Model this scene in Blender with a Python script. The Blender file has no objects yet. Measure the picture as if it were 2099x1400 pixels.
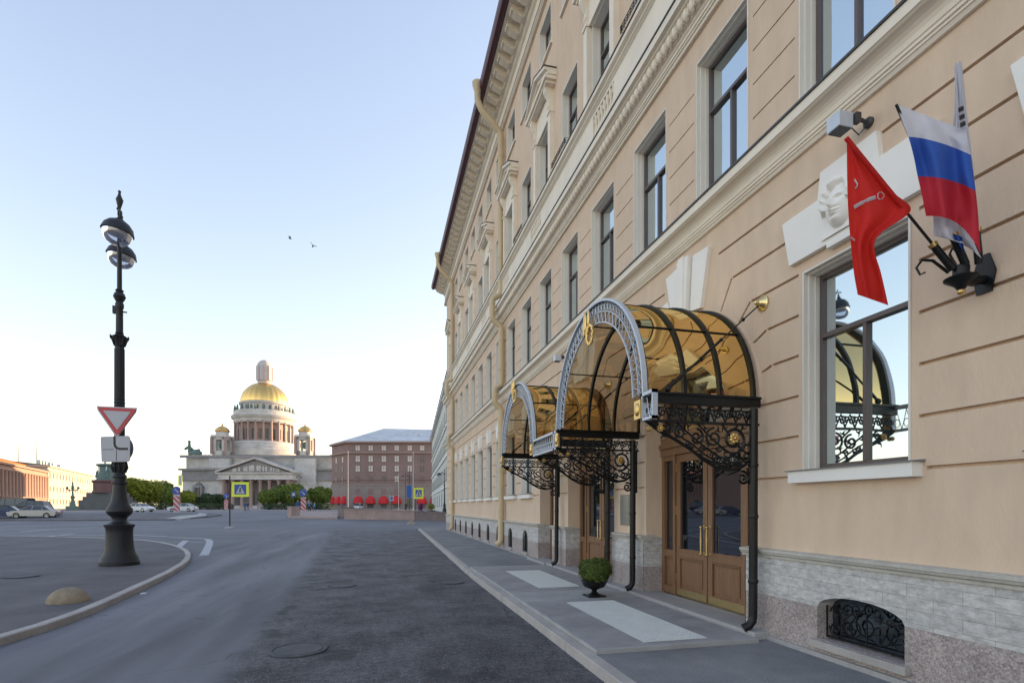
import bpy, bmesh, math, random
from mathutils import Vector, Matrix
from mathutils.geometry import delaunay_2d_cdt
random.seed(7)
PI = math.pi
sc = bpy.context.scene
col = sc.collection
F = 1100.0; A = math.atan(272.5/1100.0); CA, SA = math.cos(A), math.sin(A); HC = 1.75
def at(px, py, z):
    x = (px-1049.5)*z/F
    return Vector((x*CA+z*SA, z*CA-x*SA, HC+(1038-py)*z/F))
def depth(X, Y): return X*SA+Y*CA
def gz(X, Y):
    t = min(max((depth(X, Y)-44)/30.0, 0), 1)
    return -0.12+1.0*t*t*(3-2*t)
def ground_at(px, py, lift=0.0):
    lo, hi = 1.0, 2000.0
    for _ in range(60):
        m = (lo+hi)/2; p = at(px, py, m)
        if p.z > gz(p.x, p.y)+lift: lo = m
        else: hi = m
    p = at(px, py, lo); return Vector((p.x, p.y, gz(p.x, p.y)+lift)), lo
# ---------------------------------------------------------------- materials
MATS = {}
def mat(name, color, rough=0.7, metal=0.0, var=0.0, vscale=3.0, bump=0.0, bscale=40.0, spec=0.5, color2=None, mix_scale=None, fine=0.0, fscale=80, stretch=None, emis=None):
    m = bpy.data.materials.new(name); m.use_nodes = True; nt = m.node_tree; n = nt.nodes; l = nt.links
    b = n['Principled BSDF']
    b.inputs['Roughness'].default_value = rough; b.inputs['Metallic'].default_value = metal
    b.inputs['Specular IOR Level'].default_value = spec
    b.inputs['Base Color'].default_value = (*color, 1)
    tc = n.new('ShaderNodeTexCoord'); vec = tc.outputs['Object']
    if stretch:
        mp = n.new('ShaderNodeMapping'); mp.inputs['Scale'].default_value = stretch; l.new(vec, mp.inputs[0]); vec = mp.outputs[0]
    last = None
    if var or color2:
        nz = n.new('ShaderNodeTexNoise'); nz.inputs['Scale'].default_value = vscale; nz.inputs['Detail'].default_value = 8; nz.inputs['Roughness'].default_value = .65
        l.new(vec, nz.inputs[0])
        cr = n.new('ShaderNodeValToRGB'); cr.color_ramp.elements[0].position = .32; cr.color_ramp.elements[1].position = .68
        c2 = color2 or tuple(min(1, c*(1+var)) for c in color)
        c1 = color if color2 else tuple(c*(1-var) for c in color)
        cr.color_ramp.elements[0].color = (*c1, 1); cr.color_ramp.elements[1].color = (*c2, 1)
        l.new(nz.outputs[0], cr.inputs[0]); last = cr.outputs[0]
    if fine:
        n2 = n.new('ShaderNodeTexNoise'); n2.inputs['Scale'].default_value = fscale; n2.inputs['Detail'].default_value = 4
        l.new(vec, n2.inputs[0])
        mr = n.new('ShaderNodeMapRange'); mr.inputs[1].default_value = .3; mr.inputs[2].default_value = .7; mr.inputs[3].default_value = 1-fine; mr.inputs[4].default_value = 1+fine
        l.new(n2.outputs[0], mr.inputs[0])
        mx = n.new('ShaderNodeMix'); mx.data_type = 'RGBA'; mx.blend_type = 'MULTIPLY'; mx.inputs[0].default_value = 1
        if last: l.new(last, mx.inputs[6])
        else: mx.inputs[6].default_value = (*color, 1)
        l.new(mr.outputs[0], mx.inputs[7]); last = mx.outputs[2]
    if last: l.new(last, b.inputs['Base Color'])
    if bump:
        nb = n.new('ShaderNodeTexNoise'); nb.inputs['Scale'].default_value = bscale; nb.inputs['Detail'].default_value = 6
        l.new(vec, nb.inputs[0])
        bp = n.new('ShaderNodeBump'); bp.inputs['Strength'].default_value = bump; bp.inputs['Distance'].default_value = .02
        l.new(nb.outputs[0], bp.inputs['Height']); l.new(bp.outputs[0], b.inputs['Normal'])
    if emis: b.inputs['Emission Color'].default_value = (*emis, 1); b.inputs['Emission Strength'].default_value = 1
    MATS[name] = m
    return m
mat('plaster', (.695,.537,.402), .9, var=.055, vscale=1.1, bump=.3, bscale=45, fine=.045, fscale=5, stretch=(1,1,.35))
mat('stucco_white', (.78,.74,.67), .8, var=.04, vscale=1.5, bump=.05)
mat('trim', (.83,.755,.64), .75, var=.07, vscale=1.2, bump=.04)
mat('ivory', (.86,.84,.80), .7, var=.03, vscale=2)
mat('pipe_cream', (.60,.48,.30), .5, var=.06, vscale=2)
mat('limestone', (.50,.50,.48), .85, var=.12, vscale=2.2, bump=.5, bscale=22, fine=.22, fscale=26, stretch=(1,.35,1.6))
mat('moulding_stone', (.50,.48,.43), .8, var=.13, vscale=3, bump=.3, bscale=30, fine=.08, fscale=30)
mat('red_granite', (.33,.245,.235), .7, var=.12, vscale=2.5, bump=.25, bscale=60, fine=.32, fscale=38)
mat('grey_granite', (.36,.35,.35), .75, var=.1, vscale=2, bump=.2, bscale=60, fine=.14, fscale=60)
mat('kerb_granite', (.42,.39,.37), .8, var=.16, vscale=1.3, bump=.2, bscale=60, fine=.16, fscale=70)
mat('sidewalk_asphalt', (.21,.212,.222), .85, var=.28, vscale=.9, bump=.5, bscale=70, fine=.25, fscale=60)
mat('terrace', (.31,.30,.305), .75, var=.2, vscale=1.6, bump=.25, bscale=80, fine=.16, fscale=60)
mat('band_slab', (.37,.365,.36), .75, var=.14, vscale=2.0, bump=.15, bscale=80, fine=.1, fscale=70)
mat('wood', (.225,.122,.065), .38, var=.22, vscale=3, stretch=(6,12,.7), bump=.05, bscale=20)
mat('wood_dark', (.20,.09,.038), .45, var=.2, vscale=3, stretch=(6,12,.7))
mat('frame_brown', (.115,.088,.085), .4, var=.1, vscale=3)
mat('iron', (.008,.009,.010), .38, spec=.35, var=.2, vscale=9)
mat('silver_paint', (.55,.60,.68), .4, metal=.15, var=.06, vscale=8)
mat('gold', (.72,.50,.20), .38, metal=1, var=.08, vscale=14)
mat('gold_leaf', (.90,.57,.19), .30, metal=1, var=.1, vscale=5)
mat('brass', (.75,.60,.30), .3, metal=1, var=.06, vscale=10)
mat('roof_purple', (.095,.035,.055), .45, var=.12, vscale=2)
mat('zinc', (.20,.21,.23), .45, metal=.3, var=.1, vscale=2)
mat('lead_dark', (.05,.05,.058), .5, var=.1)
mat('lamp_iron', (.014,.015,.019), .5, var=.15, vscale=5)
mat('sign_red', (.50,.05,.06), .5); mat('sign_white', (.42,.43,.48), .4, var=.03); mat('sign_back', (.22,.24,.26), .5, var=.05)
mat('sign_yellow', (.75,.85,.05), .45); mat('sign_blue', (.02,.07,.35), .4); mat('black', (.012,.012,.014), .5)
mat('white_plain', (.75,.75,.77), .6, var=.03)
mat('concrete_buff', (.30,.24,.17), .85, var=.25, vscale=5, bump=.3, bscale=60, fine=.15, fscale=50)
mat('leaf_urn', (.085,.125,.018), .7, var=.3, vscale=14)
mat('bark', (.05,.035,.025), .9)
for nm, c in (('leaf_a',(.21,.24,.02)),('leaf_b',(.13,.175,.025)),('leaf_c',(.05,.08,.03))): mat(nm, c, .8, var=.3, vscale=.9)
mat('cath_stone', (.50,.49,.475), .85, var=.2, vscale=.16, fine=.08, fscale=1.2)
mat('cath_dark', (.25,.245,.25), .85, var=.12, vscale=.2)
mat('cath_column', (.33,.24,.22), .6, var=.1, vscale=.2)
mat('bronze_green', (.10,.16,.145), .6, var=.25, vscale=2)
mat('scaffold_wrap', (.50,.47,.47), .8, var=.1, vscale=.5)
mat('astoria_brown', (.25,.175,.165), .9, var=.12, vscale=.25, fine=.07, fscale=2)
mat('astoria_base', (.27,.225,.21), .85, var=.12, vscale=.3, fine=.08, fscale=3)
mat('astoria_trim', (.34,.25,.23), .8, var=.08, vscale=.4)
mat('slate_roof', (.55,.57,.60), .55, metal=.2, var=.16, vscale=.25, stretch=(1,1,4))
mat('awning_red', (.60,.02,.025), .7, var=.1, vscale=2)
mat('window_lit_reflection', (.62,.58,.52), .5); mat('window_dark', (.09,.085,.08), .25)  # first pane colour is pale to stand in for bright reflections
mat('palace_brown', (.36,.235,.19), .85, var=.1, vscale=.2); mat('palace_groove', (.20,.11,.09), .9)
mat('palace_cream', (.50,.44,.36), .85, var=.06, vscale=.2); mat('roof_sunlit_orange', (.42,.15,.05), .6, var=.12, vscale=.3)  # orange of the low sun is put into this roof colour
mat('white_house', (.60,.62,.58), .85, var=.07, vscale=.3); mat('far_dark', (.11,.12,.12), .5)
mat('monument_red', (.15,.075,.075), .6, var=.15, vscale=.8); mat('monument_grey', (.11,.115,.12), .7, var=.15, vscale=.8)
mat('parapet', (.36,.27,.245), .8, var=.14, vscale=.9, fine=.12, fscale=9)
mat('parapet_dark', (.19,.15,.15), .8, var=.2, vscale=2)
mat('tyre', (.015,.015,.016), .8); mat('rim', (.45,.46,.48), .35, metal=.7)
mat('car_silver', (.36,.38,.42), .25, metal=.6); mat('car_white', (.72,.72,.72), .28); mat('car_blue', (.015,.035,.11), .25); mat('car_dark', (.02,.024,.035), .22)
mat('car_glass', (.03,.04,.05), .06, spec=.8); mat('headlight', (.7,.72,.75), .15); mat('tail_red', (.35,.02,.02), .3)
mat('skin', (.45,.28,.2), .6); mat('hair', (.03,.02,.015), .7); mat('cloth_blue', (.03,.10,.25), .9); mat('cloth_dark', (.02,.022,.03), .9); mat('cloth_light', (.35,.4,.45), .9)
mat('flag_red', (.66,.018,.014), .75, var=.06, vscale=3); mat('flag_white', (.74,.74,.82), .75, var=.03, vscale=3)
mat('flag_blue', (.022,.09,.42), .75, var=.05, vscale=3); mat('flag_crimson', (.48,.012,.03), .75, var=.05, vscale=3)
mat('grating', (.68,.69,.68), .5, metal=.2, var=.05, vscale=3)
mat('manhole', (.09,.09,.10), .7, metal=.2, var=.25, vscale=6, bump=.5, bscale=60)
mat('paint_line', (.55,.56,.60), .75, color2=(.30,.31,.34), vscale=7)
mat('banner_blue', (.03,.12,.45), .7, var=.1, vscale=3); mat('green_paint', (.03,.10,.08), .5)
mat('flower_mix', (.30,.03,.12), .8, color2=(.10,.05,.22), vscale=6); mat('bird', (.03,.03,.03), .8); mat('milk_white', (.62,.62,.66), .5)
mat('plaque_metal', (.34,.35,.32), .35, metal=.6, var=.1, vscale=10)
for nm in ('flag_red','flag_white'):       # thin cloth lets some light through
    nt = MATS[nm].node_tree; b = nt.nodes['Principled BSDF']; o = nt.nodes['Material Output']
    tr = nt.nodes.new('ShaderNodeBsdfTranslucent'); tr.inputs[0].default_value = b.inputs['Base Color'].default_value
    if nm == 'flag_red': tr.inputs[0].default_value = (.9,.06,.04,1)
    mx = nt.nodes.new('ShaderNodeMixShader'); mx.inputs[0].default_value = .35
    nt.links.new(b.outputs[0], mx.inputs[1]); nt.links.new(tr.outputs[0], mx.inputs[2]); nt.links.new(mx.outputs[0], o.inputs[0])
def glass(name, dark, gcol, fac, rough=.02, transp=None, wob=0.0):
    m = bpy.data.materials.new(name); m.use_nodes = True; nt = m.node_tree; n = nt.nodes; l = nt.links
    n.remove(n['Principled BSDF']); o = n['Material Output']
    g = n.new('ShaderNodeBsdfGlossy'); g.inputs['Color'].default_value = (*gcol, 1); g.inputs['Roughness'].default_value = rough
    if transp:
        d = n.new('ShaderNodeBsdfTransparent'); d.inputs['Color'].default_value = (*transp, 1)
    else:
        d = n.new('ShaderNodeBsdfDiffuse'); d.inputs['Color'].default_value = (*dark, 1)
    fr = n.new('ShaderNodeLayerWeight'); fr.inputs['Blend'].default_value = .35
    mr = n.new('ShaderNodeMapRange'); mr.inputs[3].default_value = fac; mr.inputs[4].default_value = 1.0
    l.new(fr.outputs['Fresnel'], mr.inputs[0])
    mx = n.new('ShaderNodeMixShader'); l.new(mr.outputs[0], mx.inputs[0]); l.new(d.outputs[0], mx.inputs[1]); l.new(g.outputs[0], mx.inputs[2])
    l.new(mx.outputs[0], o.inputs[0])
    if wob:
        tc = n.new('ShaderNodeTexCoord'); nz = n.new('ShaderNodeTexNoise'); nz.inputs['Scale'].default_value = 1.4; nz.inputs['Detail'].default_value = 1
        l.new(tc.outputs['Object'], nz.inputs[0]); bp = n.new('ShaderNodeBump'); bp.inputs['Strength'].default_value = wob; bp.inputs['Distance'].default_value = .06
        l.new(nz.outputs[0], bp.inputs['Height']); l.new(bp.outputs[0], g.inputs['Normal'])
    MATS[name] = m; return m
glass('window_glass', (.03,.045,.045), (.84,.93,.97), .74, wob=.06)
glass('door_glass', (.008,.009,.012), (.75,.78,.85), .16)
glass('canopy_glass', (0,0,0), (.84,.58,.24), .40, transp=(.72,.60,.44), wob=.35)
glass('lamp_glass', (0,0,0), (.9,.9,.95), .16, transp=(.88,.90,.95))
glass('cellar_glass', (.010,.014,.018), (.5,.6,.65), .2)
# ---------------------------------------------------------------- mesh builder
class MB:
    def __init__(s): s.v = []; s.f = []; s.sm = []
    def add(s, vs, fs, smooth=False):
        o = len(s.v); s.v += [tuple(v) for v in vs]; s.f += [tuple(i+o for i in f) for f in fs]; s.sm += [smooth]*len(fs); return s
    def box(s, a, b):
        x0,x1 = sorted((a[0],b[0])); y0,y1 = sorted((a[1],b[1])); z0,z1 = sorted((a[2],b[2]))
        return s.add([(x0,y0,z0),(x1,y0,z0),(x1,y1,z0),(x0,y1,z0),(x0,y0,z1),(x1,y0,z1),(x1,y1,z1),(x0,y1,z1)],
                     [(0,3,2,1),(4,5,6,7),(0,1,5,4),(1,2,6,5),(2,3,7,6),(3,0,4,7)])
    def cbox(s, a, b, c=.006):
        # box with small chamfered vertical/horizontal edges via inset top ring
        return s.box(a, b)
    def prism(s, pts, ext):
        # pts: list of 3d points (planar polygon), ext: vector
        n = len(pts); e = Vector(ext); P = [Vector(p) for p in pts]
        vs = P+[p+e for p in P]
        fs = [tuple(range(n-1,-1,-1)), tuple(range(n, 2*n))]+[(i,(i+1)%n,n+(i+1)%n,n+i) for i in range(n)]
        return s.add(vs, fs)
    def profile_y(s, prof, y0, y1, caps=True):
        # prof: (x,z) polyline closed -> extruded along Y
        return s.prism([(x,y0,z) for x,z in prof], (0,y1-y0,0))
    def lathe(s, prof, c=(0,0,0), n=20, axis='z', smooth=True, cap=True, arc=2*PI, a0=0):
        vs = []; fs = []; full = abs(arc-2*PI) < 1e-6; m = n if full else n+1
        for r, h in prof:
            for i in range(m):
                t = a0+arc*i/n; x, y = r*math.cos(t), r*math.sin(t)
                if axis == 'z': p = (c[0]+x, c[1]+y, c[2]+h)
                elif axis == 'x': p = (c[0]+h, c[1]+x, c[2]+y)
                else: p = (c[0]+x, c[1]+h, c[2]+y)
                vs.append(p)
        for j in range(len(prof)-1):
            for i in range(n):
                a = j*m+i; b = j*m+(i+1)%m; fs.append((a,b,b+m,a+m))
        if cap and full:
            fs.append(tuple(range(m-1,-1,-1))); k = (len(prof)-1)*m; fs.append(tuple(range(k, k+m)))
        return s.add(vs, fs, smooth)
    def tube(s, pts, r, n=6, closed=False, smooth=True, taper=None):
        P = [Vector(p) for p in pts]; k = len(P); vs = []; fs = []
        up = Vector((0,0,1)); prev = None
        for i in range(k):
            if closed: t = P[(i+1)%k]-P[i-1]
            else: t = P[min(i+1,k-1)]-P[max(i-1,0)]
            if t.length < 1e-9: t = Vector((0,0,1))
            t.normalize()
            if prev is None:
                a = up if abs(t.dot(up)) < .9 else Vector((1,0,0)); u = t.cross(a).normalized()
            else:
                u = (prev-t*prev.dot(t)); u = u.normalized() if u.length > 1e-6 else t.orthogonal().normalized()
            prev = u; w = t.cross(u)
            rr = r*(taper(i/(k-1)) if taper else 1)
            for j in range(n):
                q = 2*PI*j/n; vs.append(P[i]+u*rr*math.cos(q)+w*rr*math.sin(q))
        m = k if closed else k-1
        for i in range(m):
            for j in range(n):
                a = i*n+j; b = i*n+(j+1)%n; c = ((i+1)%k)*n+(j+1)%n; d = ((i+1)%k)*n+j; fs.append((a,b,c,d))
        if not closed: fs.append(tuple(range(n-1,-1,-1))); fs.append(tuple(range((k-1)*n, k*n)))
        return s.add(vs, fs, smooth)
    def ball(s, c, r, n=10, m=7, smooth=True, half=False):
        rx, ry, rz = (r,r,r) if isinstance(r,(int,float)) else r
        vs = []; fs = []; lo = 0 if half else -PI/2
        for j in range(m+1):
            t = lo+(PI/2-lo)*j/m
            for i in range(n):
                q = 2*PI*i/n; vs.append((c[0]+rx*math.cos(t)*math.cos(q), c[1]+ry*math.cos(t)*math.sin(q), c[2]+rz*math.sin(t)))
        for j in range(m):
            for i in range(n): a=j*n+i; b=j*n+(i+1)%n; fs.append((a,b,b+n,a+n))
        if half: fs.append(tuple(range(n-1,-1,-1)))
        return s.add(vs, fs, smooth)
    def grid(s, fn, nu, nv, smooth=True):
        vs = [fn(i/nu, j/nv) for j in range(nv+1) for i in range(nu+1)]
        fs = [(j*(nu+1)+i, j*(nu+1)+i+1, (j+1)*(nu+1)+i+1, (j+1)*(nu+1)+i) for j in range(nv) for i in range(nu)]
        return s.add(vs, fs, smooth)
    def plate(s, X, outer, holes):
        """wall face in plane x=X (facing -X) from polygon (y,z), holes: (poly, depth, floor)"""
        def ccw(P): return list(P) if sum(P[i][0]*P[(i+1)%len(P)][1]-P[(i+1)%len(P)][0]*P[i][1] for i in range(len(P))) > 0 else list(P)[::-1]
        outer = ccw(outer); holes = [(ccw(h), d, fl) for h, d, fl in holes]
        vs = [Vector(p) for p in outer]; faces = [list(range(len(outer)))]
        for poly, d, fl in holes:
            o = len(vs); vs += [Vector(p) for p in poly]; faces.append(list(range(o, o+len(poly))))
        r = delaunay_2d_cdt(vs, [], faces, 1, 1e-6)
        ov, of, orig = r[0], r[2], r[5]
        fs = []
        for f, og in zip(of, orig):
            if 0 in og and len(og) == 1:
                a, b, c = (ov[i] for i in f[:3])
                area = (b.x-a.x)*(c.y-a.y)-(b.y-a.y)*(c.x-a.x)
                fs.append(tuple(f) if area < 0 else tuple(reversed(f)))
        s.add([(X, v.x, v.y) for v in ov], fs)
        for poly, d, fl in holes:
            n = len(poly); V = [(X,y,z) for y,z in poly]+[(X+d,y,z) for y,z in poly]
            ar = sum(poly[i][0]*poly[(i+1)%n][1]-poly[(i+1)%n][0]*poly[i][1] for i in range(n))
            rng = range(n)
            fc = [(i,(i+1)%n,n+(i+1)%n,n+i) for i in rng] if ar > 0 else [(n+i,n+(i+1)%n,(i+1)%n,i) for i in rng]
            s.add(V, fc)
            if fl: s.add([(X+d,y,z) for y,z in poly], [tuple(range(n)) if ar < 0 else tuple(range(n-1,-1,-1))])
        return s
    def mesh(s, name, m, angle=40, bevel=0):
        me = bpy.data.meshes.new(name); me.from_pydata(s.v, [], s.f)
        me.polygons.foreach_set('use_smooth', s.sm); me.materials.append(MATS[m] if isinstance(m, str) else m)
        if any(s.sm): me.set_sharp_from_angle(angle=math.radians(angle))
        me.update(); return me
    def build(s, name, m, parent=None, loc=(0,0,0), rz=0, bevel=0, angle=40, fixn=False):
        me = s.mesh(name, m, angle)
        if fixn:
            b = bmesh.new(); b.from_mesh(me); bmesh.ops.recalc_face_normals(b, faces=b.faces); b.to_mesh(me); b.free()
        o = bpy.data.objects.new(name, me); col.objects.link(o); o.location = loc; o.rotation_euler = (0,0,rz)
        if parent: o.parent = parent
        if bevel:
            bv = o.modifiers.new('bevel','BEVEL'); bv.width = bevel; bv.segments = 2; bv.limit_method = 'ANGLE'; bv.angle_limit = math.radians(50)
        return o
def inst(name, me, parent=None, loc=(0,0,0), rz=0):
    o = bpy.data.objects.new(name, me); col.objects.link(o); o.location = loc; o.rotation_euler = (0,0,rz)
    if parent: o.parent = parent
    return o
def tag(o, label=None, cat=None, group=None, kind=None):
    if label: o['label'] = label
    if cat: o['category'] = cat
    if group: o['group'] = group
    if kind: o['kind'] = kind
    return o
def empty(name, label, cat, loc=(0,0,0), rz=0, group=None):
    o = bpy.data.objects.new(name, None); col.objects.link(o); o.location = loc; o.rotation_euler = (0,0,rz); o.empty_display_size = .2
    return tag(o, label, cat, group)
def copy_tree(o, parent=None):
    c = o.copy(); col.objects.link(c); c.parent = parent
    for ch in [x for x in bpy.data.objects if x.parent == o]: copy_tree(ch, c)
    return c
# ---------------------------------------------------------------- camera, sky, sun
sc.render.resolution_x = 1024; sc.render.resolution_y = 682
cam = bpy.data.cameras.new('camera'); co = bpy.data.objects.new('camera', cam); col.objects.link(co); sc.camera = co
co.location = (0,0,HC); co.rotation_euler = (PI/2, 0, -A)
cam.sensor_width = 36; cam.lens = 36*F/2099.0; cam.shift_y = 338/2099.0; cam.clip_end = 8000; cam.clip_start = .05
W_ = bpy.data.worlds.new('World'); sc.world = W_; W_.use_nodes = True
nt = W_.node_tree; bg = nt.nodes['Background']
SUN_EL, SUN_AZ = math.radians(7), math.radians(70)      # azimuth from +Y towards +X
sky = nt.nodes.new('ShaderNodeTexSky'); sky.sky_type = 'NISHITA'; sky.sun_disc = False
sky.sun_elevation = SUN_EL; sky.sun_rotation = SUN_AZ
sky.air_density = 1.0; sky.dust_density = .5; sky.ozone_density = 2.0; sky.altitude = 0
hs = nt.nodes.new('ShaderNodeHueSaturation'); hs.inputs['Saturation'].default_value = .86; hs.inputs['Hue'].default_value = .512
nt.links.new(sky.outputs[0], hs.inputs['Color']); k1 = nt.nodes.new('ShaderNodeVectorMath'); k1.operation = 'MULTIPLY_ADD'; k1.inputs[1].default_value = (.185,.235,.335); k1.inputs[2].default_value = (1,1,1)
k2 = nt.nodes.new('ShaderNodeVectorMath'); k2.operation = 'DIVIDE'
nt.links.new(hs.outputs[0], k1.inputs[0]); nt.links.new(hs.outputs[0], k2.inputs[0]); nt.links.new(k1.outputs[0], k2.inputs[1]); k3 = nt.nodes.new('ShaderNodeVectorMath'); k3.operation = 'MULTIPLY'; k3.inputs[1].default_value = (1.05,.98,1.02); nt.links.new(k2.outputs[0], k3.inputs[0]); nt.links.new(k3.outputs[0], bg.inputs[0]); bg.inputs[1].default_value = .15
sl = bpy.data.lights.new('sun', 'SUN'); so = bpy.data.objects.new('sun', sl); col.objects.link(so)
sl.energy = 2.0; sl.angle = math.radians(.5); sl.color = (1,.66,.36)
sd = Vector((math.sin(SUN_AZ)*math.cos(SUN_EL), math.cos(SUN_AZ)*math.cos(SUN_EL), math.sin(SUN_EL)))
so.rotation_euler = sd.to_track_quat('Z','Y').to_euler(); so.location = (40,40,60)
sc.view_settings.view_transform = 'Standard'; sc.view_settings.look = 'None'; sc.view_settings.gamma = 1
sc.view_settings.exposure = 2.62
sc.cycles.max_bounces = 7; sc.cycles.transparent_max_bounces = 16; sc.cycles.diffuse_bounces = 4
# ---------------------------------------------------------------- ground materials
def asphalt_mat():
    m = bpy.data.materials.new('street_asphalt'); m.use_nodes = True; n = m.node_tree.nodes; l = m.node_tree.links; b = n['Principled BSDF']
    tc = n.new('ShaderNodeTexCoord'); sp = n.new('ShaderNodeSeparateXYZ'); l.new(tc.outputs['Object'], sp.inputs[0])
    def noise(s, d=6, vec=None, r=.6):
        z = n.new('ShaderNodeTexNoise'); z.inputs['Scale'].default_value = s; z.inputs['Detail'].default_value = d; z.inputs['Roughness'].default_value = r
        l.new(vec or tc.outputs['Object'], z.inputs[0]); return z.outputs[0]
    def math_(op, a, bb):
        k = n.new('ShaderNodeMath'); k.operation = op
        for i, q in enumerate((a, bb)):
            if isinstance(q, (int,float)): k.inputs[i].default_value = q
            else: l.new(q, k.inputs[i])
        return k.outputs[0]
    def rng(v, a, bb, c=0, d=1):
        k = n.new('ShaderNodeMapRange'); k.inputs[1].default_value=a; k.inputs[2].default_value=bb; k.inputs[3].default_value=c; k.inputs[4].default_value=d; l.new(v, k.inputs[0]); return k.outputs[0]
    def mixc(f, a, bb, mode='MIX'):
        k = n.new('ShaderNodeMix'); k.data_type='RGBA'; k.blend_type = mode
        if isinstance(f,(int,float)): k.inputs[0].default_value = f
        else: l.new(f, k.inputs[0])
        for i,q in ((6,a),(7,bb)):
            if isinstance(q, tuple): k.inputs[i].default_value = (*q,1)
            else: l.new(q, k.inputs[i])
        return k.outputs[2]
    # seam between the smooth driven lane and the rough patched lane runs along x = -1.3 - 0.04*y
    xs = math_('ADD', sp.outputs[0], math_('MULTIPLY', sp.outputs[1], .045))
    xs = math_('ADD', xs, math_('MULTIPLY', math_('SUBTRACT', noise(1.2, 4), .5), .5))
    seam = rng(xs, -1.55, -1.15)
    mp = n.new('ShaderNodeMapping'); mp.inputs['Scale'].default_value = (1,.12,1); mp.inputs['Rotation'].default_value = (0,0,.12); l.new(tc.outputs['Object'], mp.inputs[0])
    streak = noise(.9, 3, mp.outputs[0])
    smooth = mixc(rng(streak,.35,.65), (.092,.092,.110), (.178,.180,.205))
    smooth = mixc(rng(noise(90,2),.35,.65), smooth, mixc(1.0, smooth, (1.25,1.25,1.25), 'MULTIPLY'))
    patch = mixc(rng(noise(1.1,9,r=.7),.34,.66), (.040,.040,.050), (.175,.172,.192))
    grain = math_('MULTIPLY', rng(noise(55,4,r=.8),.36,.70,.4,1.7), rng(noise(9,6,r=.8),.36,.66,.62,1.5))
    rough = mixc(1.0, patch, grain, 'MULTIPLY')
    vf = n.new('ShaderNodeTexVoronoi'); vf.inputs['Scale'].default_value = 75; l.new(tc.outputs['Object'], vf.inputs[0])
    rough = mixc(rng(vf.outputs['Color'],.74,.92,0,.75), rough, (.34,.34,.36))
    hole = rng(noise(.95,6),.585,.64)
    rough = mixc(math_('MULTIPLY', hole, .7), rough, (.03,.03,.036))
    c = mixc(seam, smooth, rough)
    vp = n.new('ShaderNodeTexVoronoi'); vp.inputs['Scale'].default_value = .22; l.new(mp.outputs[0], vp.inputs[0])
    c = mixc(1.0, c, rng(vp.outputs['Color'], .1, .9, .82, 1.16), 'MULTIPLY')
    c = mixc(math_('MULTIPLY', rng(noise(2.6,3), .66,.72), .5), c, (.03,.03,.034))
    vr = n.new('ShaderNodeTexVoronoi'); vr.feature = 'DISTANCE_TO_EDGE'; vr.inputs['Scale'].default_value = .35
    wv = n.new('ShaderNodeVectorMath'); wv.operation = 'ADD'; l.new(tc.outputs['Object'], wv.inputs[0])
    nv = n.new('ShaderNodeTexNoise'); nv.inputs['Scale'].default_value = 1.5; l.new(tc.outputs['Object'], nv.inputs[0]); l.new(nv.outputs['Color'], wv.inputs[1]); l.new(wv.outputs[0], vr.inputs[0])
    crack = rng(vr.outputs['Distance'], .0, .006, 1, 0)
    c = mixc(math_('MULTIPLY', crack, math_('MULTIPLY', rng(seam,0,1,.35,.8), 1)), c, (.025,.025,.03))
    l.new(c, b.inputs['Base Color']); b.inputs['Roughness'].default_value = .72
    bp = n.new('ShaderNodeBump'); bp.inputs['Distance'].default_value = .03; l.new(rng(seam,0,1,.3,1.0), bp.inputs['Strength']); l.new(noise(38,6,r=.75), bp.inputs['Height']); l.new(bp.outputs[0], b.inputs['Normal'])
    MATS['street_asphalt'] = m
asphalt_mat()
mat('ground_asphalt', (.11,.113,.128), .8, color2=(.18,.185,.205), vscale=.12, fine=.1, fscale=30, bump=.15, bscale=40)
mat('island_asphalt', (.085,.08,.09), .85, color2=(.150,.142,.15), vscale=.7, fine=.22, fscale=60, bump=.3, bscale=60)
def sheet(name, fn, us, vs, m, lift, kind='structure'):
    b = MB(); V = []; 
    for v in vs:
        for u in us:
            X, Y = fn(u, v); V.append((X, Y, gz(X, Y)+lift))
    n = len(us); b.add(V, [(j*n+i, j*n+i+1, (j+1)*n+i+1, (j+1)*n+i) for j in range(len(vs)-1) for i in range(n-1)], True)
    return tag(b.build(name, m), kind=kind)
zs = [-60,-20,-5,0,5,10,20,30,40]+[44+2*i for i in range(17)]+[90,120,180,300,600,1500,4000]
xs = [-3000,-800,-300,-120,-60,-30,-15,-8,0,8,20,60,120,300,800,3000]
sheet('ground', lambda u,v: (u*CA+v*SA, v*CA-u*SA), xs, zs, 'ground_asphalt', -.004)
# the near street, as a strip between island and sidewalk
def kerbX(y): return 2.33 if y < 14 else 2.33+(y-14)*.024
ys = [-8,-4,0,2,4,6,8,10,12,14,18,22,26,30,34,38,42,44]
b = MB(); V = []
for y in ys:
    V += [(-7.5-.0*y, y, gz(0,y)), (kerbX(y)+.02, y, gz(0,y))]
b.add(V, [(2*i,2*i+1,2*i+3,2*i+2) for i in range(len(ys)-1)], True)
tag(b.build('road', 'street_asphalt'), kind='structure')
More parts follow.
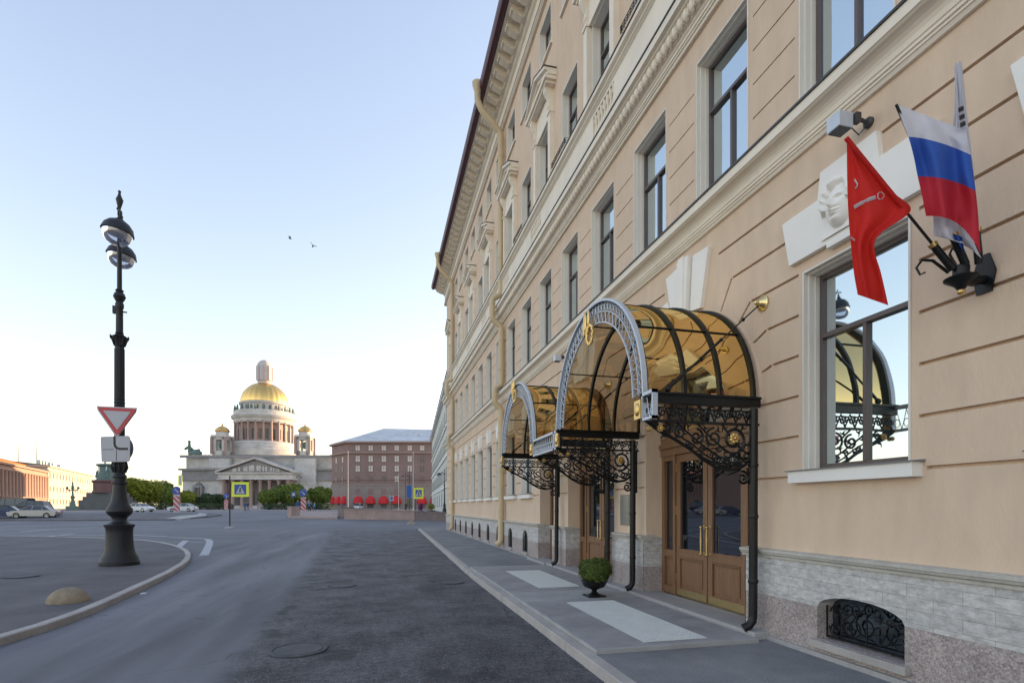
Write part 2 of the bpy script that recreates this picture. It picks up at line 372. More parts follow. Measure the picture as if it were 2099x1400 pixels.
# sidewalk, kerb, terrace
b = MB(); V=[]
for y in [-8,5.95,15,20,26,32,38,43.2]:
    V += [(kerbX(y)+.16, y, 0.0), (5.2, y, 0.0)]
b.add(V, [(2*i,2*i+1,2*i+3,2*i+2) for i in range(len(V)//2-1)])
b.prism([(3.15,43.19,-.3),(9,43.19,-.3),(9,44.4,-.3),(3.25,44.4,-.3)],(0,0,.3))
b.box((5.1,-8,-.2),(12,43.2,-.001))
tag(b.build('sidewalk', 'sidewalk_asphalt'), kind='structure')
b = MB()
y = -8.0
while y < 43.5:
    L = 1.0+.35*random.random(); y2 = min(y+L, 43.6); j = random.uniform(-.008,.008)
    k0, k1 = kerbX(y), kerbX(y2)
    top = .006+random.uniform(-.003,.004)
    V = [(k0+j,y+.006,-.2),(k0+.17+j,y+.006,-.2),(k1+.17+j,y2-.006,-.2),(k1+j,y2-.006,-.2),(k0+j+.012,y+.006,top),(k0+.17+j,y+.006,top),(k1+.17+j,y2-.006,top),(k1+j+.012,y2-.006,top)]
    b.add(V, [(0,3,2,1),(4,5,6,7),(0,1,5,4),(1,2,6,5),(2,3,7,6),(3,0,4,7)]); y = y2
tag(b.build('kerb', 'kerb_granite', bevel=.012), kind='structure')
b = MB(); b.box((2.54,6.0,0),(4.74,9.25,.05)); b.box((2.54,10.32,0),(4.74,14.9,.05))
tag(b.build('entrance_paving', 'terrace', bevel=.006), kind='structure')
b = MB(); b.box((2.50,5.93,-.01),(4.74,5.995,.052)); b.box((2.54,9.255,0),(4.74,10.315,.053)); b.box((2.50,14.905,0),(4.74,15.0,.05)); b.box((2.50,5.998,0),(2.535,14.9,.052))
tag(b.build('entrance_paving_border', 'band_slab', bevel=.005), kind='structure')
b = MB(); b.box((4.77,6.05,0),(5.35,15.1,.10)); b.box((4.77,15.3,0),(5.35,17.2,.08))
tag(b.build('door_step', 'grey_granite', bevel=.01), kind='structure')
# the left traffic island
oc = [(-120,1366),(0,1323),(150,1277),(277,1217),(335,1189),(367,1170),(384,1158),(391.5,1147),(391,1140),(385,1132),(372,1125.5),(350,1119),(313,1112),(250,1108),(140,1104),(0,1101),(-200,1099)]
outer = [ground_at(x,y)[0] for x,y in oc]
def offset(poly, d):
    out = []
    for i,p in enumerate(poly):
        a = poly[max(i-1,0)]; c = poly[min(i+1,len(poly)-1)]; t = (c-a); t.z=0; t.normalize(); out.append(Vector((p.x-t.y*d, p.y+t.x*d, p.z)))
    return out
def smoothpoly(P, it=2):
    for _ in range(it):
        Q=[P[0]]
        for a,c in zip(P[:-1],P[1:]): Q += [a*.75+c*.25, a*.25+c*.75]
        P = Q+[P[-1]]
    return P
outer = smoothpoly(outer)
inner = offset(outer, .17)
def resample(P, step):
    out=[P[0]]; acc=0
    for a,c in zip(P[:-1],P[1:]):
        L=(c-a).length; s=step-acc
        while s<=L: out.append(a+(c-a)*(s/L)); s+=step
        acc=(acc+L)%step
    return out
n=len(outer); fine_=resample(outer,.23); fin=offset(fine_,.17); b=MB(); rk=random.Random(4)
for i in range(0,len(fine_)-4,4):
    a=fine_[i:i+5]; c=fin[i:i+5]; j=rk.uniform(-.008,.006); V=[]
    t=(a[1]-a[0])*.03; a[0]=a[0]+t; c[0]=c[0]+t; t=(a[4]-a[3])*.03; a[4]=a[4]-t; c[4]=c[4]-t
    for p,q in zip(a,c):
        o_=(p-q)*.0; V += [(p.x,p.y,-.2),(p.x,p.y,gz(p.x,p.y)+.108+j),(p.x+(q.x-p.x)*.10,p.y+(q.y-p.y)*.10,gz(p.x,p.y)+.122+j),(q.x,q.y,gz(q.x,q.y)+.12+j),(q.x,q.y,-.2)]
    m=5; F_=[]
    for k_ in range(4): F_ += [(m*k_+u,m*k_+u+1,m*(k_+1)+u+1,m*(k_+1)+u) for u in range(4)]
    F_ += [tuple(range(5)), tuple(range(24,19,-1))]
    b.add(V,F_)
tag(b.build('island_kerb', 'kerb_granite', fixn=True), kind='structure')
b = MB(); b.add([(q.x,q.y,gz(q.x,q.y)+.112) for q in inner], [tuple(range(n))])
tag(b.build('traffic_island', 'island_asphalt'), kind='structure')
# road markings (flat paint)
def stroke(b, pts, w):
    P = [ground_at(x,y,.008)[0] for x,y in pts]; L = offset(P, w/2); R = offset(P, -w/2); V=[]
    for l_, r_ in zip(L,R): V += [tuple(l_), tuple(r_)]
    b.add(V, [(2*i,2*i+1,2*i+3,2*i+2) for i in range(len(P)-1)])
b = MB()
stroke(b, [(418,1138),(424,1126),(429,1115),(430,1108),(424,1104.5)], .32)
stroke(b, [(362,1124),(372,1115),(381,1107.5)], .3)
stroke(b, [(350,1101),(378,1102),(424,1104)], .3)
stroke(b, [(383,1110.5),(422,1110.5)], .25)
stroke(b, [(30,1112),(90,1100),(150,1094)], .35)
stroke(b, [(0,1099),(120,1097),(240,1096),(345,1099)], .35)
stroke(b, [(0,1079.5),(100,1078),(205,1075.5),(330,1072.5)], .6)
stroke(b, [(40,1090),(120,1084),(200,1080)], .35)
stroke(b, [(128,1054),(150,1064)], .5)
tag(b.build('road_markings', 'paint_line'), kind='structure')
# ---------------------------------------------------------------- manholes, grating mats
def manhole(px, py, r, label, lift=.006):
    p, _ = ground_at(px, py, lift)
    b = MB(); b.lathe([(0.001,.012),(r*.82,.012),(r*.84,.002),(r*.88,.002),(r*.9,.014),(r,.012),(r*1.02,0)], n=28, cap=False)
    e = tag(b.build('manhole_cover', 'manhole', loc=p), label, 'manhole cover', 'manhole covers'); return e
manhole(612, 1331, .36, 'round iron manhole cover sunk in the rough asphalt, nearest to the bottom edge')
manhole(700, 1200, .33, 'iron manhole cover in the rough asphalt, left of the similar cover by the kerb')
manhole(925, 1193, .33, 'iron manhole cover in the rough asphalt close to the right kerb')
manhole(42, 1181, .38, 'worn iron manhole cover set in the island beside the lamp post', lift=.122)
def gratemat(x0,x1,y0,y1,label):
    e = empty('entrance_mat', label, 'floor grating', (x0,y0,.054), group='metal gratings set before the doors')
    b = MB(); w=x1-x0; h=y1-y0; n = int(w/.045); m = int(h/.06)
    for i in range(n+1): x=i*w/n; b.box((x-.004,0,0),(x+.004,h,.010))
    for j in range(m+1): y=j*h/m; b.box((0,y-.005,0),(w,y+.005,.0085))
    b.build('grid_bars', 'grating', e)
    b = MB(); b.box((0,0,-.002),(w,h,.002)); b.build('tray', 'grating', e)
gratemat(3.22,4.10,6.12,8.97,'pale metal grating let into the paving before the nearer doors')
gratemat(3.24,4.14,10.72,13.7,'pale metal grating let into the paving before the second doors, past the urn')
# ================================================================ the hotel on the right
def plinth_mat():
    m = bpy.data.materials.new('plinth_stone'); m.use_nodes = True; n = m.node_tree.nodes; l = m.node_tree.links; b = n['Principled BSDF']
    tc = n.new('ShaderNodeTexCoord'); sp = n.new('ShaderNodeSeparateXYZ'); l.new(tc.outputs['Object'], sp.inputs[0])
    cb = n.new('ShaderNodeCombineXYZ'); l.new(sp.outputs[1], cb.inputs[0]); l.new(sp.outputs[2], cb.inputs[1])
    br = n.new('ShaderNodeTexBrick'); br.inputs['Scale'].default_value = 1; br.inputs['Brick Width'].default_value = .52; br.inputs['Row Height'].default_value = .125
    br.inputs['Mortar Size'].default_value = .0022; br.inputs['Color1'].default_value = (.53,.52,.515,1); br.inputs['Color2'].default_value = (.62,.605,.59,1); br.inputs['Mortar'].default_value = (.28,.28,.27,1)
    l.new(cb.outputs[0], br.inputs[0])
    mp = n.new('ShaderNodeMapping'); mp.inputs['Scale'].default_value = (1,.8,1.8); l.new(tc.outputs['Object'], mp.inputs[0])
    nz = n.new('ShaderNodeTexNoise'); nz.inputs['Scale'].default_value = 9; nz.inputs['Detail'].default_value = 9; nz.inputs['Roughness'].default_value = .75; l.new(mp.outputs[0], nz.inputs[0])
    mr = n.new('ShaderNodeMapRange'); mr.inputs[1].default_value=.35; mr.inputs[2].default_value=.65; mr.inputs[3].default_value=.62; mr.inputs[4].default_value=1.18; l.new(nz.outputs[0], mr.inputs[0])
    mx = n.new('ShaderNodeMix'); mx.data_type='RGBA'; mx.blend_type='MULTIPLY'; mx.inputs[0].default_value=1; l.new(br.outputs[0], mx.inputs[6]); l.new(mr.outputs[0], mx.inputs[7])
    n2 = n.new('ShaderNodeTexVoronoi'); n2.inputs['Scale'].default_value = 62; l.new(tc.outputs['Object'], n2.inputs[0])
    r2 = n.new('ShaderNodeValToRGB'); r2.color_ramp.elements[0].color=(.27,.225,.22,1); r2.color_ramp.elements[1].color=(.70,.61,.585,1); l.new(n2.outputs['Color'], r2.inputs[0])
    n3 = n.new('ShaderNodeTexNoise'); n3.inputs['Scale'].default_value = 3; n3.inputs['Detail'].default_value=6; l.new(tc.outputs['Object'], n3.inputs[0])
    mz = n.new('ShaderNodeMix'); mz.data_type='RGBA'; mz.blend_type='MULTIPLY'; mz.inputs[0].default_value=.5; l.new(r2.outputs[0], mz.inputs[6]); l.new(n3.outputs[0], mz.inputs[7])
    th = n.new('ShaderNodeMath'); th.operation='GREATER_THAN'; th.inputs[1].default_value=.58; l.new(sp.outputs[2], th.inputs[0])
    fx = n.new('ShaderNodeMix'); fx.data_type='RGBA'; l.new(th.outputs[0], fx.inputs[0]); l.new(mz.outputs[2], fx.inputs[6]); l.new(mx.outputs[2], fx.inputs[7])
    l.new(fx.outputs[2], b.inputs['Base Color']); b.inputs['Roughness'].default_value=.8
    bp = n.new('ShaderNodeBump'); bp.inputs['Strength'].default_value=.5; bp.inputs['Distance'].default_value=.02; l.new(nz.outputs[0], bp.inputs['Height']); l.new(bp.outputs[0], b.inputs['Normal'])
    MATS['plinth_stone'] = m
plinth_mat()
WX = 5.06; YN, YF = -9.0, 41.3
hotel = empty('hotel_building', 'long beige classical hotel with grooved plaster and bracketed cornice, filling the right side', 'building', (WX, 16, 0))
HL = Vector((-WX, -16, 0))                       # parts keep world coordinates through this offset
def hp(b, name, m, **k): return b.build(name, m, hotel, loc=HL, **k)
KS = list(range(-3, 16))
def cy(k): return 5.6+2.22*k-.64
portals = [8.04, 12.5]
R0 = 1.5; AC = 3.15
gwin = [4.85, 2.3, 0.1, -2.1]+[cy(k) for k in range(6,16)]
holes = []; notches = []
def rect(y0,y1,z0,z1): return [(y0,z0),(y1,z0),(y1,z1),(y0,z1)]
for c in gwin: holes.append((rect(c-.69,c+.69,2.2,4.62), .34, False))
for c in portals:
    poly = [(c+R0,1.15),(c+R0,AC)]+[(c+R0*math.cos(t), AC+R0*math.sin(t)) for t in [PI*i/20 for i in range(1,20)]]+[(c-R0,AC),(c-R0,1.15)]
    notches.append(poly)
notches.append([(16.65,1.15),(16.65,3.5),(15.25,3.5),(15.25,1.15)])
for k in KS:
    c = cy(k)
    holes.append((rect(c-.64,c+.64,6.56,8.98), .34, False))
    holes.append((rect(c-.62,c+.62,11.3,13.45), .34, False))
    holes.append((rect(c-.60,c+.60,15.75,17.05), .34, False))
GW, GD = .018, .055
def groove_segments(z, blocks):
    """free intervals of a groove at height z"""
    bl = sorted(blocks); cur = YN+.05; out=[]
    for a,c in bl:
        if a-cur > .12: out.append((cur,a))
        cur = max(cur,c)
    if YF-.05-cur > .12: out.append((cur, YF-.05))
    return out
bend = {5.12:(1.12,.86,4.72), 4.62:(1.53,1.28,4.41), 4.12:(1.85,1.59,4.02), 3.62:(1.95,1.76,3.57)}
for z in (2.12,2.62,3.12,3.62,4.12,4.62,5.12,5.62):
    bl = []
    for c in gwin:
        if z > 2.15 and z < 4.7: bl.append((c-.765,c+.765))
        elif z < 2.2: bl.append((c-.84,c+.84))
        elif z < 5.3: bl.append((c-.95,c+.95) if c < 6 else (c-.22,c+.22))
    for c in portals:
        if z in bend: bl.append((c-bend[z][0]-.02, c+bend[z][0]+.02))
        elif z < 3.3: bl.append((c-1.56,c+1.56))
        else: bl.append((c-.8,c+.8))
    if z < 3.6: bl.append((15.15,16.75))
    for y0,y1 in groove_segments(z, bl): holes.append((rect(y0,y1,z-GW,z+GW), GD, True))
    if z in bend:
        yb, ye, ze = bend[z]
        for c in portals:
            for s in (-1,1):
                if c == 8.04 and s > 0 or c == 12.5 and s < 0:      # the pier between both portals is narrow: keep only short cuts
                    if yb > 1.2: continue
                p = Vector((c+s*yb, z)); q = Vector((c+s*ye, ze)); d = (q-p).normalized(); nn = Vector((-d.y, d.x))*GW
                P = [p-d*.0+nn, q+nn, q-nn, p-nn]
                holes.append(([(v.x,v.y) for v in P], GD, True))
for i in range(5):
    z = 8.57-.474*i+.0
    bl = [(cy(k)-.72, cy(k)+.72) for k in KS]
    for y0,y1 in groove_segments(z, bl): holes.append((rect(y0,y1,z-.012,z+.012), .025, True))
OUT = [(YN,1.15)]
for poly in notches: OUT += poly[::-1]
OUT += [(YF,1.15),(YF,17.5),(YN,17.5)]
b = MB().plate(WX, OUT, holes)
for poly in notches:
    n = len(poly); b.add([(WX,y,z) for y,z in poly]+[(WX+.42,y,z) for y,z in poly], [(i,i+1,n+i+1,n+i) for i in range(n-1)])
hp(b, 'wall', 'plaster')
# far end wall, body and dark rooms behind the openings
b = MB(); b.box((5.55,YN,.0),(18,YF-.02,18.6)); b.box((WX+.003,YF-.3,0),(5.6,YF,18.5)); b.box((WX+.003,YN,0),(5.6,YN+.3,18.5))
hp(b, 'rear_wall', 'plaster')
# plinth
ph = []
def arch(c,hw,z0,zs,zt,n=10): return [(c-hw,z0),(c+hw,z0),(c+hw,zs)]+[(c+hw*math.cos(PI*i/n), zs+(zt-zs)*math.sin(PI*i/n)) for i in range(1,n)]+[(c-hw,zs)]
cel = [(4.72,.54,.2,.58,.74),(2.2,.54,.2,.58,.74)]+[(cy(k),.34,.16,.64,.92) for k in range(6,16)]
for c in cel: ph.append((arch(*c), .3, False))
b = MB()
segs = [(YN,portals[0]-1.5),(portals[0]+1.5,portals[1]-1.5),(portals[1]+1.5,15.25),(16.65,YF)]
for a,c in segs:
    b.plate(5.0, rect(a,c,0,1.09), [h for h in ph if a < h[0][0][0] < c])
    for y,s in ((a,1),(c,-1)): b.box((5.0,y,0),(5.5,y+s*.012,1.149))
hp(b, 'plinth', 'plinth_stone')
b = MB()
for a,c in segs:
    pr = [(5.2,1.08),(4.975,1.08),(4.972,1.11),(4.945,1.125),(4.935,1.15),(4.925,1.155),(4.925,1.178),(4.95,1.185),(5.2,1.205)]
    b.profile_y(pr, a-.03 if a > YN else a, c+.03 if c < YF else c)
hp(b, 'plinth_moulding', 'moulding_stone', fixn=True)
b = MB()
for a,c in segs: b.box((4.955,a,-.05),(5.0,c,.055))
hp(b, 'plinth_foot', 'grey_granite')
# cellar windows with scrollwork grilles
def spiral(c, r0, turns, a0, n=26, dirn=1, r1=.15):
    """(u,v) spiral from radius r0 inward"""
    out=[]
    for i in range(n+1):
        t=i/n; r=r0*((1-t)+t*r1); q=a0+dirn*turns*2*PI*t; out.append((c[0]+r*math.cos(q), c[1]+r*math.sin(q)))
    return out
for j,(c,hw,z0,zsp,zt) in enumerate(cel):
    gx = 5.22 if hw > .4 else 5.07
    e = MB(); e.box((gx,c-hw,z0),(gx+.015,c+hw,zt+.02)); w = hp(e, 'cellar_window', 'cellar_glass')
    g = MB(); X = 5.13 if hw > .4 else 5.035
    def T(pts, r=.009): g.tube([(X,c+u,z0+v) for u,v in pts], r, 5)
    H = zt-z0
    T([(-hw,.03),(hw,.03)],.012); T([(-hw,0.02),(-hw,H-.15)],.01); T([(hw-.01,0.02),(hw-.01,H-.15)],.01)
    if hw > .4:
        T([(0,.02),(0,H*.7)]); T([(-hw*.8,H*.62),(-.1,H*.62)]); T([(-hw*.8,0),(-hw*.8,H*.62)])
        for s in (-1,1):
            T(spiral((s*.17,.2),.15,1.6,PI/2,dirn=-s)); T(spiral((s*.40,.14),.10,1.5,PI,dirn=s)); T(spiral((s*.40,.33),.08,1.3,0,dirn=s)); T(spiral((s*.13,.40),.07,1.3,-PI/2,dirn=s)); T(spiral((s*.27,.34),.05,1.2,PI,dirn=s))
            T([(s*.04,.42),(s*.14,.33),(s*.22,.2),(s*.16,.08),(0,.04)])
            T([(s*.30,.02),(s*.46,.06),(s*.5,.16)])
    else:
        for u in (-.13,0,.13): T([(u,0),(u,H-.05)])
        for s in (-1,1): T(spiral((s*.07,.3),.06,1.3,0,dirn=s)); T(spiral((s*.12,.45),.06,1.3,PI,dirn=s))
    gg = g.build('grille', 'iron', w)
    s = MB(); s.box((4.93,c-hw-.06,z0-.09),(5.22,c+hw+.06,z0-.003)); s.build('sill', 'kerb_granite', w, bevel=.006)
# windows
def bars(b, w, h, x0, x1, t, tz=None, mid=True, top_div=False):
    b.box((x0,-w/2,0),(x1,-w/2+t,h)); b.box((x0,w/2-t,0),(x1,w/2,h)); b.box((x0,-w/2+t,0),(x1,w/2-t,t*1.25)); b.box((x0,-w/2+t,h-t),(x1,w/2-t,h))
    if tz: b.box((x0-.02,-w/2+t,tz-t*.5),(x1,w/2-t,tz+t*.5))
    if mid: b.box((x0-.012,-t*.42,t*1.25),(x1,t*.42,(tz-t*.5) if tz else h-t))
    if top_div: b.box((x0,-t*.3,tz+t*.5),(x1,t*.3,h-t))
def window_set(w, h, tz, step=True):
    ww, hh = w-.0, h
    s = MB()
    for t,x0,x1 in ((.022,-.014,.08),(.042,.05,.15),(.055,.13,.21)) if step else ((.03,-.014,.2),(.05,.15,.24)):
        s.box((x0,-w/2+.001,0),(x1,-w/2+t,h-.001)); s.box((x0,w/2-t,0),(x1,w/2-.001,h-.001)); s.box((x0+.001,-w/2+t,h-t),(x1,w/2-t,h-.001))
    ti = .055 if step else .05
    f = MB(); iw, ih = w-2*ti+.01, h-ti
    bars(f, iw, ih, .190, .250, .052, tz)
    g = MB(); g.box((.222,-iw/2+.03,.03),(.232,iw/2-.03,ih-.03))
    return s.mesh('surround','stucco_white'), f.mesh('window','frame_brown'), g.mesh('pane','window_glass')
sets = {'g':window_set(1.38,2.42,1.62), 2:window_set(1.28,2.42,1.60), 3:window_set(1.24,2.15,1.35,False), 4:window_set(1.2,1.30,None,False)}
def place_window(kind, c, z0):
    s, f, g = sets[kind]
    o = inst('window', f, hotel, (0,c-16,z0)); inst('pane', g, o); inst('surround', s, o); return o
sill = MB(); sill.box((-.13,-.80,-.16),(.0,.80,-.02)); sill_me = sill.mesh('sill','ivory')
cap = MB(); cap.prism([(-.155,-.83,-.02),(-.155,-.83,-.008),(.215,-.83,.022),(.215,-.83,-.02)],(0,1.66,0)); cap_me = cap.mesh('sill_flashing','zinc')
for c in gwin:
    o = place_window('g', c, 2.2); inst('sill', sill_me, o); inst('sill_flashing', cap_me, o)
for k in KS:
    place_window(2, cy(k), 6.56); place_window(3, cy(k), 11.3); place_window(4, cy(k), 15.75)
s4 = MB(); s4.box((-.07,-.70,-.07),(.0,.70,-.0)); s4m = s4.mesh('upper_sill','trim')
for k in KS: inst('upper_sill', s4m, hotel, (0,cy(k)-16,15.74))
# lintel panels with relief masks on the nearer windows, keystones on the others
def lintel(c, mask):
    b = MB(); P = [(-.85,4.76),(.85,4.76),(.97,5.34),(.40,5.34),(.36,5.64),(-.36,5.64),(-.40,5.34),(-.97,5.34)]
    b.prism([(WX-.07,c+u,v) for u,v in P],(.10,0,0)); b.prism([(WX-.085,c+u,v) for u,v in [(-.25,4.70),(.25,4.70),(.26,4.755),(-.26,4.755)]],(.10,0,0))
    return hp(b, 'lintel_panel', 'ivory', fixn=True, bevel=.004)
def gss(x,y,cx,cy_,sx,sy): return math.exp(-((x-cx)/sx)**2-((y-cy_)/sy)**2)
def face_relief(c, z, S=.215):
    def fn(u, v):
        x = (u*2-1)*1.25; y = (v*2-1)*1.35           # x across, y up ; face oval half width .72, half height 1
        e = 1-(x/.80)**2-((y+.08)/1.08)**2
        hgt = .62*math.sqrt(max(e,0))
        if e > 0:
            hgt += .34*gss(x,y,0,-.14,.09,.24)*1.0 + .10*gss(x,y,0,-.28,.2,.09)      # nose
            hgt += .07*gss(x,y,.28,.20,.26,.07)+.07*gss(x,y,-.28,.20,.26,.07)        # brows
            hgt -= .21*gss(x,y,.29,.05,.17,.09)+.21*gss(x,y,-.29,.05,.17,.09)        # sockets
            hgt += .14*gss(x,y,.29,.03,.11,.05)+.14*gss(x,y,-.29,.03,.11,.05)      # lids
            hgt += .15*gss(x,y,0,-.50,.22,.045)+.14*gss(x,y,0,-.63,.17,.05)-.13*gss(x,y,0,-.565,.24,.022)-.08*gss(x,y,0,-.40,.3,.05)-.10*gss(x,y,0,-.74,.2,.05)
            hgt += .12*gss(x,y,0,-.86,.25,.14)+.05*gss(x,y,.42,-.25,.2,.2)+.05*gss(x,y,-.42,-.25,.2,.2)
        # hair
        r = math.hypot(x/1.02, (y-.12)/1.14)
        top = gss(r,0,.86,0,.24,1) if (y > -.35) else gss(r,0,.86,0,.24,1)*max(0,1+(y+.35)*2)
        if y > .42-.25*abs(x) or (abs(x) > .66 and y > -.15):
            wv = .5+.5*math.sin(9*x+5*math.sin(2.2*y+x)+6*y)
            hgt = max(hgt, (.46*top+.22*top*wv))
        return (-hgt*S*1.0, -x*S, y*S*1.05)
    b = MB().grid(fn, 100, 110); b.sm=[True]*len(b.f)
    o = b.build('mask_relief', 'ivory', None, loc=(0,0,0), angle=80)
    return o
for c in (4.85, 2.3):
    o = lintel(c, True)
    m = face_relief(c, 5.2); m.parent = o; m.location = (WX-.066, c+.06, 5.12); m.rotation_euler = (0,math.radians(5),0)
kb = MB(); kb.prism([(-.05,u,v) for u,v in [(-.12,0),(.12,0),(.19,.62),(-.19,.62)]],(.08,0,0)); kb.prism([(-.09,u,v) for u,v in [(-.06,-.04),(.06,-.04),(.09,.66),(-.09,.66)]],(.08,0,0))
kb.prism([(-.04,u,v) for u,v in [(.24,.0),(.42,.0),(.60,.55),(.34,.6)]],(.07,0,0)); kb.prism([(-.04,u,v) for u,v in [(-.24,.0),(-.34,.6),(-.60,.55),(-.42,.0)]],(.07,0,0))
kme = kb.mesh('keystone','ivory')
for c in gwin[4:]: inst('keystone', kme, hotel, (0,c-16,4.72))
for c in portals:
    b = MB()
    b.prism([(WX-.14,c+u,v) for u,v in [(-.10,4.93),(.10,4.93),(.17,5.88),(-.17,5.88)]],(.16,0,0))
    b.prism([(WX-.17,c+u,v) for u,v in [(-.05,4.90),(.05,4.90),(.08,5.9),(-.08,5.9)]],(.16,0,0))
    for s in (-1,1): b.prism([(WX-.07,c+s*u,v) for u,v in [(.13,4.97),(.42,4.93),(.64,5.82),(.21,5.86)]],(.09,0,0))
    b.prism([(WX-.06,c+u,v) for u,v in [(.44,4.98),(.86,4.98),(.93,5.36),(.60,5.40)]],(.08,0,0))
    hp(b, 'keystone_fan', 'ivory', fixn=True, bevel=.004)
    b = MB(); n=24
    V=[]
    for i in range(n+1):
        t=PI*i/n
        for r in (R0,1.78): V.append((WX-.035,c+r*math.cos(t),AC+r*math.sin(t)))
        V.append((WX+.01,c+1.78*math.cos(t),AC+1.78*math.sin(t))); V.append((WX+.01,c+R0*math.cos(t),AC+R0*math.sin(t)))
    Fc=[]
    for i in range(n):
        a=4*i; d=4*i+4
        Fc += [(a,a+1,d+1,d),(a+1,a+2,d+2,d+1),(a+3,a,d,d+3)]
    b.add(V,Fc); hp(b,'archivolt','plaster',fixn=True)
# string courses, cornice
def cove(x0,z0,x1,z1,n=5): return [(x0+(x1-x0)*(1-math.cos(PI/2*i/n)), z0+(z1-z0)*math.sin(PI/2*i/n)) for i in range(n+1)]
prof1 = [(5.3,6.08),(5.02,6.08),(5.0,6.115),(4.985,6.12),(4.985,6.145),(4.965,6.15),(4.965,6.18),(4.95,6.19)]+cove(4.95,6.20,4.82,6.33)+[(4.80,6.345),(4.785,6.35),(4.785,6.47),(5.3,6.50)]
hp(MB().profile_y(prof1, YN, YF+.25), 'string_course', 'trim', fixn=True)
hp(MB().profile_y([(4.765,6.472),(4.765,6.50),(5.2,6.545),(5.2,6.503)], YN, YF+.27), 'string_flashing', 'lead_dark', fixn=True)
prof2 = [(5.3,9.42),(5.0,9.42),(4.99,9.46),(4.965,9.47),(4.965,9.50),(4.945,9.505),(4.945,9.55),(4.92,9.57),(4.92,9.60),(4.885,9.62),(4.83,9.80),(4.78,9.82),(4.77,9.84),(4.70,9.86),(4.70,10.0),(5.3,10.03)]
hp(MB().profile_y(prof2, YN, YF+.35), 'string_course', 'trim', fixn=True)
hp(MB().profile_y([(4.68,10.003),(4.68,10.03),(5.0,10.07),(5.0,10.033)], YN, YF+.37), 'string_flashing', 'lead_dark', fixn=True)
b = MB(); y = 3.0
while y < YF+.2:
    b.ball((4.835,y,9.705),(.068,.062,.105),8,6); b.box((4.80,y+.078,9.63),(4.90,y+.092,9.80)); y += .17
hp(b, 'egg_moulding', 'trim')
bays = [11.25,16.6,20.9,25.4,29.8,34.2,38.6,6.4]
bh = [(rect(c-.58,c+.58,10.12,10.90), .13, True) for c in bays]
b = MB().plate(4.90, rect(YN,YF+.1,10.05,11.0), bh); hp(b, 'balustrade_band', 'trim')
bal = MB().lathe([(.05,0),(.05,.06),(.03,.09),(.034,.13),(.062,.28),(.05,.38),(.028,.50),(.026,.58),(.05,.64),(.05,.78)], n=8); bme = bal.mesh('baluster','trim')
for c in bays:
    for i in range(7): inst('baluster', bme, hotel, (4.95-WX, c-16-.49+.163*i, 10.12))
prof3 = [(5.3,10.98),(4.89,10.98),(4.87,11.0),(4.83,11.03),(4.83,11.06),(4.76,11.10),(4.76,11.2),(5.3,11.22)]
hp(MB().profile_y(prof3, YN, YF+.28), 'sill_course', 'trim', fixn=True)
hp(MB().profile_y([(4.74,11.203),(4.74,11.23),(5.1,11.275),(5.1,11.225)], YN, YF+.3), 'string_flashing', 'lead_dark', fixn=True)
prof4 = [(5.3,17.46),(4.97,17.46),(4.97,17.50),(4.93,17.52),(4.93,17.58),(5.0,17.60),(5.0,18.22),(4.93,18.26),(4.88,18.34),(4.80,18.36),(4.80,18.68),(4.24,18.68),(4.24,18.80),(4.16,18.84),(5.5,18.9)]
hp(MB().profile_y(prof4, YN, YF+.85), 'cornice', 'trim', fixn=True)
hp(MB().profile_y([(4.915,17.585),(4.915,17.605),(4.995,17.62),(4.995,17.605)], YN, YF+.1), 'string_flashing', 'lead_dark', fixn=True)
md = MB().prism([(0,-.14,0),(-.12,-.14,-.03),(-.30,-.14,.05),(-.42,-.14,.13),(-.48,-.14,.13),(-.48,-.14,.26),(0,-.14,.26)],(0,.28,0)); md.box((-.52,-.17,.26),(0,.17,.30))
mdm = md.mesh('modillion','trim'); y = 2.0
while y < YF+.7: inst('modillion', mdm, hotel, (4.81-WX, y-16, 18.375)); y += .655
hp(MB().profile_y([(4.16,18.70),(4.02,18.72),(3.97,18.80),(3.96,18.98),(4.0,19.0),(4.22,19.0),(4.22,18.72)], YN, YF+.95), 'gutter', 'roof_purple', fixn=True)
hp(MB().add([(4.2,YN,18.95),(4.2,YF+.9,18.95),(13,YF+.9,22.6),(13,YN,22.6),(19,YN,18.6),(19,YF+.9,18.6)], [(0,1,2,3),(3,2,5,4),(1,5,2),(0,3,4)]), 'roof', 'roof_purple', fixn=True)
# pediments over every second third-floor window
pm = MB()
for s in (-1,1):
    pm.box((-.14,s*.66,-.02),(.0,s*.88,2.28)); pm.box((-.17,s*.64,2.22),(.0,s*.90,2.30))
    pm.prism([(-.0,s*.74-.09,2.98),(-.28,s*.74-.09,2.98),(-.28,s*.74-.09,2.86),(-.14,s*.74-.09,2.62),(-.17,s*.74-.09,2.45),(-.08,s*.74-.09,2.30),(0,s*.74-.09,2.30)],(0,.18,0))
pm.box((-.09,-.66,2.22),(.0,.66,2.95)); pm.box((-.30,-.98,2.98),(0,.98,3.06)); pm.box((-.36,-1.06,3.06),(0,1.06,3.17))
pm.prism([(-.06,-.95,3.17),(-.06,.95,3.17),(-.06,0,3.55)],(.06,0,0))
for s in (-1,1):
    for x,t0,t1 in ((-.28,.0,.10),(-.38,.10,.19)):
        pm.prism([(x,s*1.08,3.17+t0),(x,s*1.08,3.17+t1),(x,0,3.62+t1),(x,0,3.62+t0)],(-x,0,0))
pme = pm.mesh('window_pediment','trim')
bm_ = bmesh.new(); bm_.from_mesh(pme); bmesh.ops.recalc_face_normals(bm_, faces=bm_.faces); bm_.to_mesh(pme); bm_.free()
lead = MB()
for s in (-1,1): lead.prism([(-.395,s*1.10,3.365),(-.395,s*1.10,3.39),(-.395,0,3.845),(-.395,0,3.82)],(.39,0,0))
lme = lead.mesh('flashing','lead_dark')
